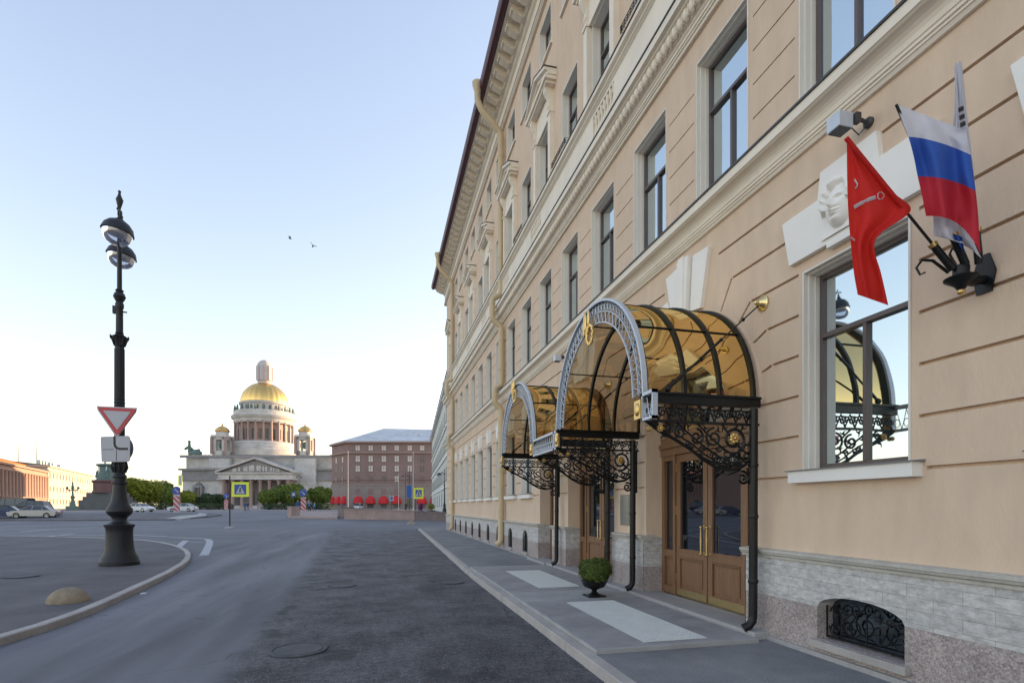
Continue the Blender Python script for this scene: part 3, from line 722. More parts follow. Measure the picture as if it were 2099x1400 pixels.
for k in KS:
    if k % 2:
        o = inst('window_pediment', pme, hotel, (0,cy(k)-16,11.24)); inst('flashing', lme, o)
    else:
        pass
gr = MB()
for u in (-.55,.55): gr.tube([(-.20,u,0),(-.20,u,.26)],.014,5)
for h_ in (.05,.15,.26): gr.tube([(0,-.55,h_),(-.20,-.55,h_),(-.20,.55,h_),(0,.55,h_)],.010,5)
for i in range(9): gr.tube([(-.20,-.5+.125*i,0),(-.20,-.5+.125*i,.26)],.007,4)
grm = gr.mesh('window_guard','iron')
for k in (2,4,6): inst('window_guard', grm, hotel, (4.92-WX,cy(k)-16,11.25)).scale=(1,1,.55)
# drainpipes
def cream_pipe(y):
    b = MB(); yy = y-16
    P = [(3.90,yy,18.75),(3.90,yy,18.35),(4.05,yy,18.0),(4.78,yy,17.25),(4.88,yy,17.1),(4.88,yy,10.65),(4.86,yy,10.5),(4.56,yy,10.3),(4.52,yy,10.2),(4.52,yy,9.55),(4.56,yy,9.42),(4.86,yy,9.2),(4.90,yy,9.05),(4.90,yy,6.9),(4.88,yy,6.75),(4.66,yy,6.62),(4.62,yy,6.5),(4.62,yy,6.1),(4.66,yy,5.98),(4.86,yy,5.8),(4.89,yy,5.68),(4.88,yy,.42),(4.85,yy,.30),(4.70,yy,.16)]
    P = [(x-WX,q,z) for x,q,z in P]
    b.tube(P,.125,12); b.lathe([(.13,-.05),(.14,0),(.20,.18),(.22,.32),(.19,.34)],(3.90-WX,yy,18.72),14)
    for z in (16.2,14,12,8.6,7.4,4.8,3.2,1.6): b.lathe([(.135,-.03),(.142,0),(.135,.03)],((4.88 if z > 10.5 or z < 5.7 else 4.90)-WX,yy,z),12)
    return b.build('drainpipe','pipe_cream',hotel)
for y in (21.62,36.85): cream_pipe(y)
def black_pipe(y, kick=-.16):
    b = MB(); yy=y-16
    P = [(4.87,yy,3.05),(4.865,yy,1.30),(4.86,yy,.30),(4.85,yy,.22),(4.81,yy+kick*.3,.16),(4.74,yy+kick,.12)]
    b.tube([(x-WX,q,z) for x,q,z in P],.058,10)
    for z in (2.3,1.62,.75): b.lathe([(.063,-.025),(.068,0),(.063,.025)],(4.865-WX,yy,z),10)
    return b.build('drainpipe','iron',hotel)
for y in (6.20,9.72,10.92,14.40): black_pipe(y, .04)
# ---------------------------------------------------------------- entrance doors
def doors(c):
    X = 5.40
    root = MB()
    def bx(y0,y1,z0,z1,x0=X,x1=X+.10): root.box((x0,c+y0,z0),(x1,c+y1,z1))
    # frame of the whole portal
    bx(-1.5,-1.40,.1,2.86); bx(1.40,1.5,.1,2.86); bx(-1.06,-.985,.1,2.86,X-.02); bx(.985,1.06,.1,2.86,X-.02)
    bx(-1.5,1.5,2.72,2.86,X-.03); bx(-1.5,1.5,2.86,2.94,X-.07); bx(-1.5,1.5,2.94,3.06,X-.02)
    for s in (-1,1):
        a,b_ = sorted((s*1.06,s*1.40)); bx(a,b_,.1,.24); bx(a,b_,.80,.93); bx(a,b_,2.62,2.72)
        bx(a+.002,b_-.002,.24,.80,X+.05,X+.09); bx(a+.07,b_-.07,.31,.73,X+.03,X+.06)
    # arched fanlight
    n=16
    for r0,r1 in ((1.36,1.5),):
        for i in range(n):
            t0,t1=PI*i/n,PI*(i+1)/n
            root.prism([(X,c+r0*math.cos(t0),AC+r0*math.sin(t0)),(X,c+r1*math.cos(t0),AC+r1*math.sin(t0)),(X,c+r1*math.cos(t1),AC+r1*math.sin(t1)),(X,c+r0*math.cos(t1),AC+r0*math.sin(t1))],(.1,0,0))
    for t in (PI*.25,PI*.5,PI*.75):
        d=Vector((math.cos(t),math.sin(t))); nn=Vector((-d.y,d.x))*.035
        P=[d*.3+nn,d*1.38+nn,d*1.38-nn,d*.3-nn]; root.prism([(X+.01,c+p.x,AC-.02+p.y) for p in P],(.07,0,0))
    root.box((X+.01,c-1.4,AC-.10),(X+.09,c+1.4,AC))
    r = root.build('entrance_door','wood',hotel,loc=HL,fixn=True)
    g = MB(); 
    poly=[(c+1.42*math.cos(PI*i/18),AC-.03+1.42*math.sin(PI*i/18)) for i in range(19)]
    g.prism([(X+.05,y,z) for y,z in poly],(.01,0,0))
    for s in (-1,1):
        a,b_=sorted((s*1.06,s*1.40)); g.box((X+.055,c+a,.93),(X+.065,c+b_,2.62))
    g.build('side_pane','door_glass',r,fixn=True)
    for s in (-1,1):
        l = MB(); y0,y1=sorted((c+s*.012,c+s*.98)); xa,xb=X+.01,X+.075
        l.box((xa,y0,.11),(xb,y0+.12,2.71)); l.box((xa,y1-.12,.11),(xb,y1,2.71))
        l.box((xa,y0+.12,.11),(xb,y1-.12,.26)); l.box((xa,y0+.12,.82),(xb,y1-.12,.96)); l.box((xa,y0+.12,2.58),(xb,y1-.12,2.71))
        l.box((xa+.035,y0+.12,.26),(xb-.005,y1-.12,.82)); l.box((xa+.018,y0+.17,.32),(xb-.01,y1-.17,.76))
        l.box((xa-.006,y0+.10,.955),(xa+.02,y1-.10,.975)); l.box((xa-.010,y0+.13,.795),(xa+.02,y1-.13,.815)); l.box((xa-.006,y0+.10,2.57),(xa+.02,y1-.10,2.585))
        l.build('door_leaf','wood',r)
        p = MB(); p.box((xa+.03,y0+.12,.96),(xa+.04,y1-.12,2.58)); p.build('pane','door_glass',r)
        k = MB(); k.box((xa-.008,y0+.02,.115),(xa-.001,y1-.02,.235)); k.build('kick_plate','brass',r)
        h = MB(); hy = c+s*.085; hx = xa-.075
        h.lathe([(.010,0),(.014,.02),(.011,.06),(.016,.25),(.011,.44),(.014,.48),(.010,.5)],(hx,hy,.92),8)
        for z in (.94,1.40): h.tube([(hx,hy,z),(xa,hy,z)],.012,7); h.ball((hx,hy,z),.024,8,6); h.lathe([(.03,0),(.03,.008)],(xa-.01,hy,z),10,axis='x')
        h.build('handle','brass',r)
        hg = MB()
        for z in (.35,1.6,2.4): hg.box((xa-.014,c+s*.975-.012,z),(xa-.002,c+s*.975+.012,z+.16))
        hg.build('hinge','brass',r)
    # scrollwork sheet behind upper glass
    q = MB()
    for s in (-1,1):
        q = MB()
        for u in (-.2,.0,.2):
            q.tube([(X+.02,c+s*.5+a,2.44+b_) for a,b_ in spiral((u,0),.09,1.4,PI/2,dirn=1 if u<0 else -1,n=16)],.010,5)
        q.tube([(X+.02,c+s*.5-.32,2.32),(X+.02,c+s*.5,2.26),(X+.02,c+s*.5+.32,2.32)],.009,5)
        q.build('door_scrollwork','iron',r)
    return r
for c in portals: doors(c)
b = MB(); X=5.40; c=15.95
b.box((X,c-.7,.08),(X+.08,c-.58,3.4)); b.box((X,c+.58,.08),(X+.08,c+.7,3.4)); b.box((X,c-.58,3.2),(X+.08,c+.58,3.4)); b.box((X+.02,c-.58,.08),(X+.07,c+.58,1.0)); b.box((X+.02,c-.05,1.0),(X+.07,c+.05,3.2)); b.box((X-.0,c-.5,.2),(X+.03,c-.08,.8)); b.box((X-.0,c+.08,.2),(X+.03,c+.5,.8))
o = b.build('side_entrance_door','wood',hotel,loc=HL)
MB().box((X+.045,c-.58,1.0),(X+.055,c+.58,3.2)).build('pane','door_glass',o)
# ================================================================ glass canopies
def canopy(c, hw, label, right_box, left_box):
    R = hw; H = 3.20; XF, XW = 3.30, 4.98
    e = empty('entrance_canopy', label, 'canopy', (XW,c,0), group='arched glass canopies over the hotel doors')
    L = Vector((-XW,-c,0))
    def pb(b, name, m, par=None, **k): return b.build(name, m, par or e, loc=(L if par is None else (0,0,0)), **k)
    # glass vault
    g = MB().grid(lambda u,v: (XF+.06+(XW-XF-.06)*u, c+(R-.05)*math.cos(PI*v), H+(R-.05)*math.sin(PI*v)), 6, 48)
    gl = pb(g,'glass_vault','canopy_glass')
    # ribs
    for x in (XF+.04, XF+.60, XF+1.13, XW-.03):
        b = MB(); n=40
        for i in range(n):
            t0,t1=PI*i/n,PI*(i+1)/n; r0,r1=R-.075,R-.015
            for r0,r1,xx,w in ((R-.085,R-.015,x,.045),):
                P=[(xx-w/2,c+r0*math.cos(t0),H+r0*math.sin(t0)),(xx-w/2,c+r1*math.cos(t0),H+r1*math.sin(t0)),(xx-w/2,c+r1*math.cos(t1),H+r1*math.sin(t1)),(xx-w/2,c+r0*math.cos(t1),H+r0*math.sin(t1))]
                b.add(P+[(p[0]+w,p[1],p[2]) for p in P],[(0,3,2,1),(4,5,6,7),(1,2,6,5),(0,4,7,3)])
        pb(b,'rib','iron',fixn=True)
    for t in (PI*.2,PI*.4,PI*.6,PI*.8): b = MB(); b.tube([(XF+.05,c+(R-.045)*math.cos(t),H+(R-.045)*math.sin(t)),(XW,c+(R-.045)*math.cos(t),H+(R-.045)*math.sin(t))],.012,5); pb(b,'glazing_bar','iron')
    # front lattice arch, silver
    b = MB(); X = XF
    def ring(r0,r1,x0,x1,n=44):
        for i in range(n):
            t0,t1=PI*i/n,PI*(i+1)/n
            P=[(x0,c+r0*math.cos(t0),H+r0*math.sin(t0)),(x0,c+r1*math.cos(t0),H+r1*math.sin(t0)),(x0,c+r1*math.cos(t1),H+r1*math.sin(t1)),(x0,c+r0*math.cos(t1),H+r0*math.sin(t1))]
            b.add(P+[(x1,p[1],p[2]) for p in P],[(0,1,2,3),(4,7,6,5),(1,5,6,2),(0,3,7,4)])
    ring(R-.012,R+.022,X-.035,X+.03); ring(R-.163,R-.150,X-.012,X+.012); ring(R-.322,R-.304,X-.015,X+.012)
    def pt(r,t,x=0): return (X+x,c+r*math.cos(t),H+r*math.sin(t))
    n=34
    for i in range(n):
        t0=PI*i/n; t1=PI*(i+1)/n; tm=(t0+t1)/2
        b.tube([pt(R-.31,t0),pt(R-.16,tm)],.008,4,smooth=False); b.tube([pt(R-.16,tm),pt(R-.31,t1)],.008,4,smooth=False)
    n=44
    for i in range(n):
        tm=PI*(i+.5)/n; ce=R-.093
        b.tube([pt(ce+.040*math.cos(q),tm+.040*math.sin(q)/ce) for q in [2*PI*k/8 for k in range(8)]],.008,4,closed=True,smooth=False)
        tt=PI*i/n; b.tube([pt(R-.15,tt),pt(R-.03,tt)],.006,4,smooth=False)
    ab = pb(b,'front_arch','silver_paint',fixn=False)
    # corner boxes and lace strips in the front plane
    for y0,y1 in ((c-right_box, c-R+.02),(c+R-.02, c+left_box)):
        b = MB(); a,d=sorted((y0,y1)); z0,z1=2.84,3.20
        b.box((X-.04,a,z1-.045),(X+.03,d,z1)); b.box((X-.04,a,z0),(X+.03,d,z0+.035)); b.box((X-.04,a,z0),(X+.03,a+.025,z1)); b.box((X-.04,d-.025,z0),(X+.03,d,z1))
        m = max(1,int((d-a)/.13)); w=(d-a)/m
        b.box((X-.02,a,z0+.17),(X,d,z0+.182)) if m>2 else None
        for i in range(m):
            y=a+w*i; zm=(z0+z1)/2
            b.tube([(X,y,z0+.03),(X,y+w/2,z1-.05),(X,y+w,z0+.03)],.008,4,smooth=False)
            b.tube([(X,y+w/2+.045*math.cos(q),z0+.12+.06*math.sin(q)) for q in [2*PI*k/8 for k in range(8)]],.007,4,closed=True,smooth=False)
        pb(b,'front_lattice','silver_paint')
    for y in (c-R+.09-.0, c+R-.09):
        b = MB(); b.box((X-.06,y-.085,2.88),(X-.03,y+.085,3.12)); b.ball((X-.065,y,3.0),(.02,.06,.085),8,6)
        pb(b,'corner_ornament','gold')
    # gold wreath at the crown
    b = MB()
    for i in range(30):
        q=2*PI*i/30; r=.115; b.ball((X-.07+.01*math.sin(i*2.3),c-.06+r*math.cos(q),4.46+r*1.25*math.sin(q)),(.022,.030,.034),6,4)
    b.ball((X-.09,c+.10,4.70),(.03,.05,.17),8,7); b.ball((X-.08,c-.02,4.74),(.025,.035,.14),8,7); b.ball((X-.08,c+.17,4.62),(.025,.035,.14),8,7); b.ball((X-.08,c+.06,4.5),(.02,.03,.14),8,7)
    pb(b,'wreath_ornament','gold')
    # side beams with wrought brackets
    for s in (-1,1):
        Y=c+s*(R+.01)
        b = MB(); b.box((XF-.02,Y-.05,3.08),(XW,Y+.05,3.205)); b.box((XF-.02,Y-.075,3.185),(XW,Y+.075,3.215)); b.box((XF-.02,Y-.03,2.835),(XW,Y+.03,2.865))
        pb(b,'side_beam','iron')
        b = MB(); b2=[]
        def S(pts, r=.0115, tp=None): b.tube([(u,Y,v) for u,v in pts], r*1.35, 5, taper=tp)
        n=10; w=(XW-XF-.05)/n
        for i in range(n):
            u=XF+.03+w*(i+.5); S(spiral((u-.03,2.97),.062,1.3,PI/2,dirn=1,n=14),.010); S(spiral((u+.04,2.99),.05,1.2,-PI/2,dirn=1,n=12),.009)
            S([(u-w/2,2.87),(u,3.06),(u+w/2,2.87)],.009)
            b.ball((u+w/2,Y,3.02),.02,6,4)
        # lower edge curve of the bracket
        low=[(3.32,2.84),(3.50,2.72),(3.72,2.62),(3.95,2.50),(4.15,2.36),(4.33,2.27),(4.52,2.235),(4.68,2.26),(4.80,2.33)]
        S(low,.017); S([(u+.02,v+.07) for u,v in low[2:7]],.009)
        S([(4.93,2.02),(4.93,2.84)],.022); S([(4.86,2.15),(4.86,2.84)],.012)
        S(spiral((4.60,2.64),.185,1.7,-PI/2,dirn=1,n=34),.015)
        S(spiral((4.30,2.66),.13,1.6,PI/2,dirn=1,n=26),.012)
        S(spiral((4.04,2.66),.11,1.5,PI/2,dirn=-1,n=24),.012)
        S(spiral((3.80,2.72),.09,1.5,PI/2,dirn=1,n=22),.011)
        S(spiral((3.58,2.77),.065,1.4,PI/2,dirn=-1,n=18),.011); S(spiral((3.43,2.79),.055,1.4,0,dirn=1,n=16),.012)
        S(spiral((4.80,2.42),.085,1.5,PI,dirn=1,n=20),.012); S(spiral((4.66,2.36),.07,1.5,0,dirn=-1,n=20),.011); S(spiral((4.50,2.37),.055,1.4,PI,dirn=1,n=18),.010)
        S(spiral((4.74,2.13),.095,1.6,PI*.6,dirn=-1,n=24),.014); S(spiral((4.86,2.10),.05,1.4,PI,dirn=1,n=16),.012)
        S(spiral((4.30,2.42),.06,1.4,PI,dirn=-1,n=18),.010); S(spiral((4.12,2.50),.05,1.4,0,dirn=1,n=16),.010)
        S(spiral((4.38,2.52),.05,1.3,PI,dirn=1,n=16),.009); S(spiral((3.92,2.58),.045,1.3,0,dirn=-1,n=16),.009)
        for a,d in (((3.42,2.83),(4.62,2.24)),((3.75,2.84),(4.72,2.30)),((4.05,2.84),(4.80,2.38)),((4.42,2.84),(4.86,2.46))):
            m=[(a[0]+(d[0]-a[0])*t+.05*math.sin(PI*t), a[1]+(d[1]-a[1])*t-.11*math.sin(PI*t)) for t in [k/10 for k in range(11)]]; S(m,.010)
        for (u,v) in ((3.55,2.66),(3.74,2.64),(3.98,2.52),(4.10,2.44),(4.26,2.34),(4.42,2.33),(4.56,2.46),(4.70,2.52),(4.86,2.56),(4.88,2.72),(4.36,2.76),(4.12,2.68),(3.86,2.70),(4.64,2.80),(4.82,2.24),(3.66,2.78),(3.92,2.80),(4.17,2.78),(4.45,2.80),(4.74,2.80),(4.47,2.47),(4.22,2.56),(4.78,2.58)):
            for q in range(3):
                a=q*2.1+u*7; S([(u,v),(u+.03*math.cos(a),v+.03*math.sin(a)),(u+.065*math.cos(a+.5),v+.065*math.sin(a+.5))],.011,lambda t:1-.8*t)
            b.ball((u,Y,v),.02,6,4)
        br = pb(b,'bracket','iron')
        rb = MB()
        for (u,v,rr) in ((4.60,2.66,.075),(3.50,2.755,.052),(3.36,2.74,.035)):
            for sd_ in (-1,1):
                rb.ball((u,Y+sd_*.03,v),(rr*.4,.03,rr*.4),8,5)
                for q in range(7):
                    a=2*PI*q/7; rb.ball((u+rr*.62*math.cos(a),Y+sd_*.022,v+rr*.62*math.sin(a)),(rr*.36,.022,rr*.36),6,4)
        pb(rb,'rosette','gold',par=br)
        # tie rod
        yo=c+s*(R+.05)
        b = MB(); p=Vector((XF+.30,yo,3.26)); q=Vector((XW+.04,c+s*(R+.02)-s*.0,4.50)); d=q-p
        b.tube([p,q],.010,6); b.tube([p,p+d*.16],.022,8); b.tube([p+d*.16,p+d*.34],.015,8); b.tube([p+d*.34,p+d*.56],.019,8); b.ball(p,.045,8,6)
        for t in (.34,.45,.56,.8): b.ball(p+d*t,.026,8,6)
        tr = pb(b,'tie_rod','iron')
        b = MB(); b.lathe([(.105,0),(.105,-.02),(.085,-.03),(.06,-.07),(.03,-.09),(.0,-.10)][::-1],(XW+.075,q.y,4.50),16,axis='x',cap=False); b.ball((XW-.03,q.y,4.50),.035,8,6)
        pb(b,'wall_rosette','brass',par=tr)
    return e
canopy(7.98,1.72,'nearer, larger arched golden glass canopy with silver lattice front, over the large wooden doors',2.0,1.86)
canopy(12.82,1.55,'farther arched golden glass canopy over the second wooden doors, beside the cream drainpipe',2.98-.02,1.72)
# ---------------------------------------------------------------- wall lights, plaque, urn
def wall_light(y, label, s=1.0):
    e = empty('wall_spotlight', label, 'wall light', (WX,y,5.82))
    b = MB(); b.lathe([(.055,0),(.055,-.03),(.035,-.05)],(0,0,0),12,axis='x'); b.tube([(-.04,0,0),(-.16,.0,.02),(-.22,.03,.04)],.020,8); b.box((-.20,-.03,-.03),(-.14,.03,.07)); b.tube([(-.02,.02,-.02),(-.08,.06,-.10),(-.2,.05,-.04)],.007,5)
    b.build('arm','lead_dark',e)
    b = MB(); b.prism([(-.39,.0,-.08),(-.21,.0,-.08),(-.21,.0,.08),(-.39,.0,.08)],(0,.17,0))
    h = b.build('lamp_housing','silver_paint',e,bevel=.008)
    MB().box((-.375,.015,-.09),(-.225,.155,-.0805)).build('lens','lead_dark',h)
wall_light(4.62,'pale square spotlight fixed beneath the string course above the red flag')
wall_light(13.95,'pale square spotlight beneath the string course, beyond the glass canopies')
e = empty('wall_plaque','grey metal plaque with fine raised lines, on the beige pier between the two doorways','plaque',(WX,10.45,1.36)); 
b = MB(); b.box((-.025,-.2,0),(0,.2,.64)); b.build('plate','plaque_metal',e,bevel=.004)
b = MB()
for y in (-.16,.16):
    for z in (.05,.59): b.ball((-.03,y,z),.012,6,4)
b.build('stud','brass',e)
p=(3.96,9.5,.054)
e = empty('potted_shrub','round clipped green shrub in a black pedestal urn on the pavement between the gratings','potted plant',p)
b = MB(); b.box((-.17,-.17,0),(.17,.17,.035)); b.lathe([(.15,.035),(.14,.05),(.07,.09),(.045,.14),(.06,.17),(.09,.19),(.19,.24),(.225,.31),(.235,.36),(.26,.38),(.25,.395),(.20,.38),(.0,.36)],n=24,cap=False)
for s in (-1,1): b.tube([(0.02,s*.22,.26),(0,s*.29,.30),(0,s*.31,.36),(0,s*.26,.40)],.014,6)
u_=b.build('urn','iron',e); u_.scale=(1,1,.76)
def leafball(b, c, R, n, s, seed=1, squash=1.0, inner=.72):
    rd = random.Random(seed)
    for _ in range(n):
        d = Vector((rd.gauss(0,1),rd.gauss(0,1),rd.gauss(0,1))).normalized(); r = rd.uniform(inner,1)**.6
        bump = 1+.10*math.sin(5*d.x+3*d.z+seed)+.08*math.sin(9*d.y+4*d.x+6*d.z)+.05*math.sin(17*d.x+13*d.z)
        p = Vector((c[0]+d.x*R[0]*r*bump, c[1]+d.y*R[1]*r*bump, c[2]+d.z*R[2]*r*bump))
        a = (d+Vector((rd.uniform(-1,1),rd.uniform(-1,1),rd.uniform(-1,1)))*.9).normalized(); u=a.orthogonal().normalized(); w=a.cross(u); q=rd.uniform(0,6.28)
        u2=u*math.cos(q)+w*math.sin(q); w2=a.cross(u2); k=s*rd.uniform(.6,1.3)
        b.add([p-u2*k-w2*k*.5,p+u2*k-w2*k*.4,p+u2*k*.6+w2*k*.5,p-u2*k*.7+w2*k*.6],[(0,1,2,3)])
b = MB(); b.ball((0,0,.46),(.22,.22,.17),12,8); leafball(b,(0,0,.48),(.30,.30,.225),11000,.012,3,inner=.78); leafball(b,(0,0,.48),(.325,.325,.25),1500,.012,9,inner=.9)
b.build('foliage','leaf_urn',e)
# ---------------------------------------------------------------- flags
e = empty('flag_holder','black wrought iron wall bracket with sockets holding the flagpoles, right of the window','flag bracket',(WX,3.5,3.72))
b = MB(); b.prism([(-.02,-.06,-.14),(-.02,.06,-.14),(-.02,.09,.03),(-.02,.04,.19),(-.02,-.04,.19),(-.02,-.09,.03)],(.02,0,0)); b.lathe([(.0,-.18),(.03,-.17),(.05,-.14),(.12,-.09),(.125,-.075),(.06,-.05),(.06,.02),(.03,.04)],(-.27,0,.04),16,cap=False); b.tube([(-.02,0,-.02),(-.15,0,-.06),(-.27,0,-.05)],.035,8)
b.tube([(-.30,.08,.04),(-.40,.14,.16),(-.48,.17,.17),(-.53,.18,.10),(-.50,.17,.04),(-.46,.16,.06)],.012,6,taper=lambda t:1.1-.4*t); b.tube([(-.25,.02,.02),(-.33,.05,.18),(-.30,.05,.24),(-.25,.04,.2)],.010,6)
b.build('bracket_body','iron',e)
poles = {'red':((4.70,3.53,3.80),(3.90,3.78,4.90)), 'tri':((4.76,3.46,3.82),(4.10,3.50,5.03)), 'wht':((4.84,3.40,3.82),(4.45,3.27,5.24))}
for k,(p,q) in poles.items():
    p=Vector(p)-Vector((WX,3.5,3.72)); q=Vector(q)-Vector((WX,3.5,3.72)); d=(q-p).normalized()
    b=MB(); b.tube([p-d*.05,p+d*.22],.030,10); s_=b.build('socket','iron',e)
    b=MB(); b.tube([p+d*.20,p+d*.235],.036,10); b.build('socket_ring','gold',s_)
b=MB(); b.ball((-.27,0,-.15),.030,8,6); b.build('finial','gold',e)
def pole(par, k):
    p,q=[Vector(v) for v in poles[k]]; b=MB(); b.tube([p,q],.011,8); return b.build('pole','iron',par)
def sleeve(par,k,m,t0):
    p,q=[Vector(v) for v in poles[k]]; MB().tube([p+(q-p)*(t0+(1.01-t0)*i/8) for i in range(9)],.019,8).build('sleeve',m,par)
def lerp_curve(pts, t):
    n=len(pts)-1; x=min(t*n,n-1e-6); i=int(x); f=x-i; a,c=pts[i],pts[i+1]; return tuple(a[j]+(c[j]-a[j])*f for j in range(len(a)))
def smooth_curve(pts, t):
    n=len(pts)-1; x=min(t*n,n-1e-6); i=int(x); f=x-i
    P=[pts[max(i-1,0)],pts[i],pts[i+1],pts[min(i+2,n)]]
    return tuple(.5*((2*P[1][j])+(-P[0][j]+P[2][j])*f+(2*P[0][j]-5*P[1][j]+4*P[2][j]-P[3][j])*f*f+(-P[0][j]+3*P[1][j]-3*P[2][j]+P[3][j])*f**3) for j in range(len(pts[0])))
def cloth(par, name, m, rows, v0=0, v1=1, nu=28, nv=30, fold=.03, fr=3.0, ph=0, drift=.0, sag=0):
    """rows: (left px, left py, right px, right py, left depth, right depth)"""
    def fn(u, v):
        V=v0+(v1-v0)*v; lx,ly,rx,ry,ld,rd_=smooth_curve(rows,V)
        amp=fold*min(1,V*2+.15)
        z=ld+(rd_-ld)*u+.007*math.sin(21*u+7*V+3*math.sin(5*V))*min(1,V*2+.2)+.006*math.sin(13*V-9*u+2*math.sin(6*u))+amp*math.sin(fr*PI*u+ph+drift*V)*(.35+.65*math.sin(PI*min(1,max(0,u)))); px=lx+(rx-lx)*u; py=ly+(ry-ly)*u**(1+sag*V)
        return tuple(at(px,py,z))
    b=MB().grid(fn,nu,nv); return b.build(name,m,par,angle=180), fn
fr = empty('red_flag','red flag with white anchor emblem hanging from the lowest pole before the window','flag')
pole(fr,'red')
rows_r=[(1736,284,1742,290,4.64,4.63),(1736,335,1786,345,4.66,4.60),(1737,390,1832,395,4.66,4.57),(1739,440,1867,432,4.68,4.55),(1743,490,1806,478,4.68,4.60),(1747,530,1792,508,4.69,4.62),(1751,565,1806,560,4.70,4.64),(1758,604,1821,626,4.71,4.66)]
sleeve(fr,'red','flag_red',.42)
cl,fn_r = cloth(fr,'cloth','flag_red',rows_r,fold=.045,fr=3.2,nu=34,nv=44,drift=1.5)
def onflag(fn,u,v,off=-.004):
    p=Vector(fn(u,v)); d=(Vector((0,0,HC))-p).normalized(); return p+d*.006
def find_uv(rows,px,py,fn):
    best=None
    for i in range(41):
        for j in range(81):
            u,v=i/40,j/80; lx,ly,rx,ry,_,_=smooth_curve(rows,v); x=lx+(rx-lx)*u; y=ly+(ry-ly)*u; d=(x-px)**2+(y-py)**2
            if best is None or d<best[0]: best=(d,u,v)
    return best[1],best[2]
def emblem(pts, w):
    P=[]
    for px,py in pts:
        u,v=find_uv(rows_r,px,py,fn_r); P.append(onflag(fn_r,u,v))
    MB().tube(P,w,4,smooth=False).build('emblem_line','flag_white',cl)
emblem([(1752,424),(1766,417),(1782,409),(1794,404)],.017)
emblem([(1805+7*math.cos(q),402+7*math.sin(q)) for q in [2*PI*k/10 for k in range(11)]],.0045)
emblem([(1752,370),(1757,377),(1757,384),(1753,388)],.0065); emblem([(1744,486),(1752,494)],.008)
ft = empty('tricolour_flag','white, blue and red striped flag hanging from the middle pole','flag')
pole(ft,'tri')
rows_t=[(1838,214,1842,216,4.40,4.39),(1850,262,1975,262,4.38,4.25),(1862,285,1988,322,4.38,4.22),(1872,325,1994,350,4.38,4.22),(1881,365,2000,400,4.38,4.22),(1890,405,2005,440,4.39,4.23),(1900,442,2008,486,4.40,4.24)]
rows_t=[(1838,214,1980,268,4.38,4.30),(1849,248,1985,296,4.37,4.26),(1862,281,1990,318,4.37,4.25),(1873,322,1996,360,4.38,4.24),(1881,362,2000,392,4.38,4.24),(1890,402,2005,440,4.38,4.25),(1898,443,2010,520,4.39,4.26)]
def clothstripe(name,m,a,b_): return cloth(ft,name,m,rows_t,a,b_,fold=.05,fr=3.4,nv=14,drift=1.2,sag=1.9)
clothstripe('white_stripe','flag_white',0,2/6); clothstripe('blue_stripe','flag_blue',2/6,4/6); clothstripe('crimson_stripe','flag_crimson',4/6,1)
fw = empty('white_flag','white flag with short black bars, rolled along the steepest pole behind the tricolour flag','flag')
pole(fw,'wht')
rows_w=[(1956,138,1966,138,4.27,4.25),(1957,190,1970,190,4.30,4.27),(1955,245,1976,245,4.33,4.30),(1948,275,1986,270,4.36,4.32),(1935,330,1994,330,4.40,4.34),(1922,400,2000,400,4.45,4.38),(1914,440,2006,455,4.47,4.40)]
sleeve(fw,'wht','flag_white',.35)
cloth(fw,'cloth','flag_white',rows_w,fold=.02,fr=4,nv=40)
rows_w2=[(1912,436,1985,440,4.46,4.40),(1914,462,1990,470,4.47,4.40),(1916,484,1998,500,4.48,4.41),(1955,480,2012,530,4.47,4.41)]
cloth(fw,'lower_cloth','flag_white',rows_w2,fold=.04,fr=4,nv=16)
b=MB()
for y in (222,238,253):
    P=[at(1964+(y-222)*.12,y,4.25),at(1975+(y-222)*.12,y-5,4.25),at(1976+(y-222)*.12,y+4,4.25),at(1965+(y-222)*.12,y+9,4.25)]
    b.prism(P,(.003,.003,0))
b.build('black_bar','black',fw,fixn=True)
rows_b=[(1952,478,1972,486,4.44,4.42),(1958,492,1974,498,4.44,4.42),(1964,500,1978,520,4.44,4.42)]
cloth(fw,'blue_fold','flag_blue',rows_b,fold=.02,nv=10,nu=10)
# ---------------------------------------------------------------- street lamp on the island
lp,_ = ground_at(245,1157,.12); LZ=_
e = empty('street_lamp','tall ornate cast iron street lamp with two domed heads, standing on the island','street lamp',lp)
prof=[(.60,0),(.60,.10),(.575,.13),(.56,.20),(.47,.34),(.425,.50),(.40,.75),(.395,.98),(.405,1.10),(.45,1.17),(.455,1.21),(.33,1.25),(.25,1.30),(.22,1.37),(.24,1.44),(.33,1.50),(.395,1.60),(.39,1.68),(.31,1.78),(.25,1.92),(.21,2.15),(.19,2.36),(.185,2.42),(.235,2.44),(.235,2.50),(.18,2.52),(.18,2.60),(.22,2.63),(.21,2.68),(.17,2.72),(.165,2.80),(.23,2.95),(.20,3.05),(.18,3.15),(.20,3.3),(.165,3.45),(.15,3.6)]
MB().lathe(prof,n=32).build('base','lamp_iron',e,angle=35).scale=(.86,.86,1)
b=MB(); b.lathe([(.15,3.6),(.145,4.75),(.165,4.78),(.15,4.82),(.17,4.88),(.15,4.92),(.165,4.98),(.14,5.0),(.135,6.55),(.16,6.58),(.15,6.64)],n=24)
for i in range(12):
    q=2*PI*i/12; b.tube([(.145*math.cos(q),.145*math.sin(q),3.6),(.137*math.cos(q),.137*math.sin(q),6.5)],.016,4)
b.lathe([(.15,6.62),(.17,6.7),(.19,6.78),(.23,6.86),(.15,6.90),(.10,6.92),(.13,6.97),(.11,7.0),(.105,7.7),(.13,7.74),(.13,7.85),(.10,7.9),(.15,7.98),(.19,8.06),(.15,8.16),(.10,8.2),(.13,8.25),(.075,8.3),(.068,10.0),(.05,10.5)],n=20)
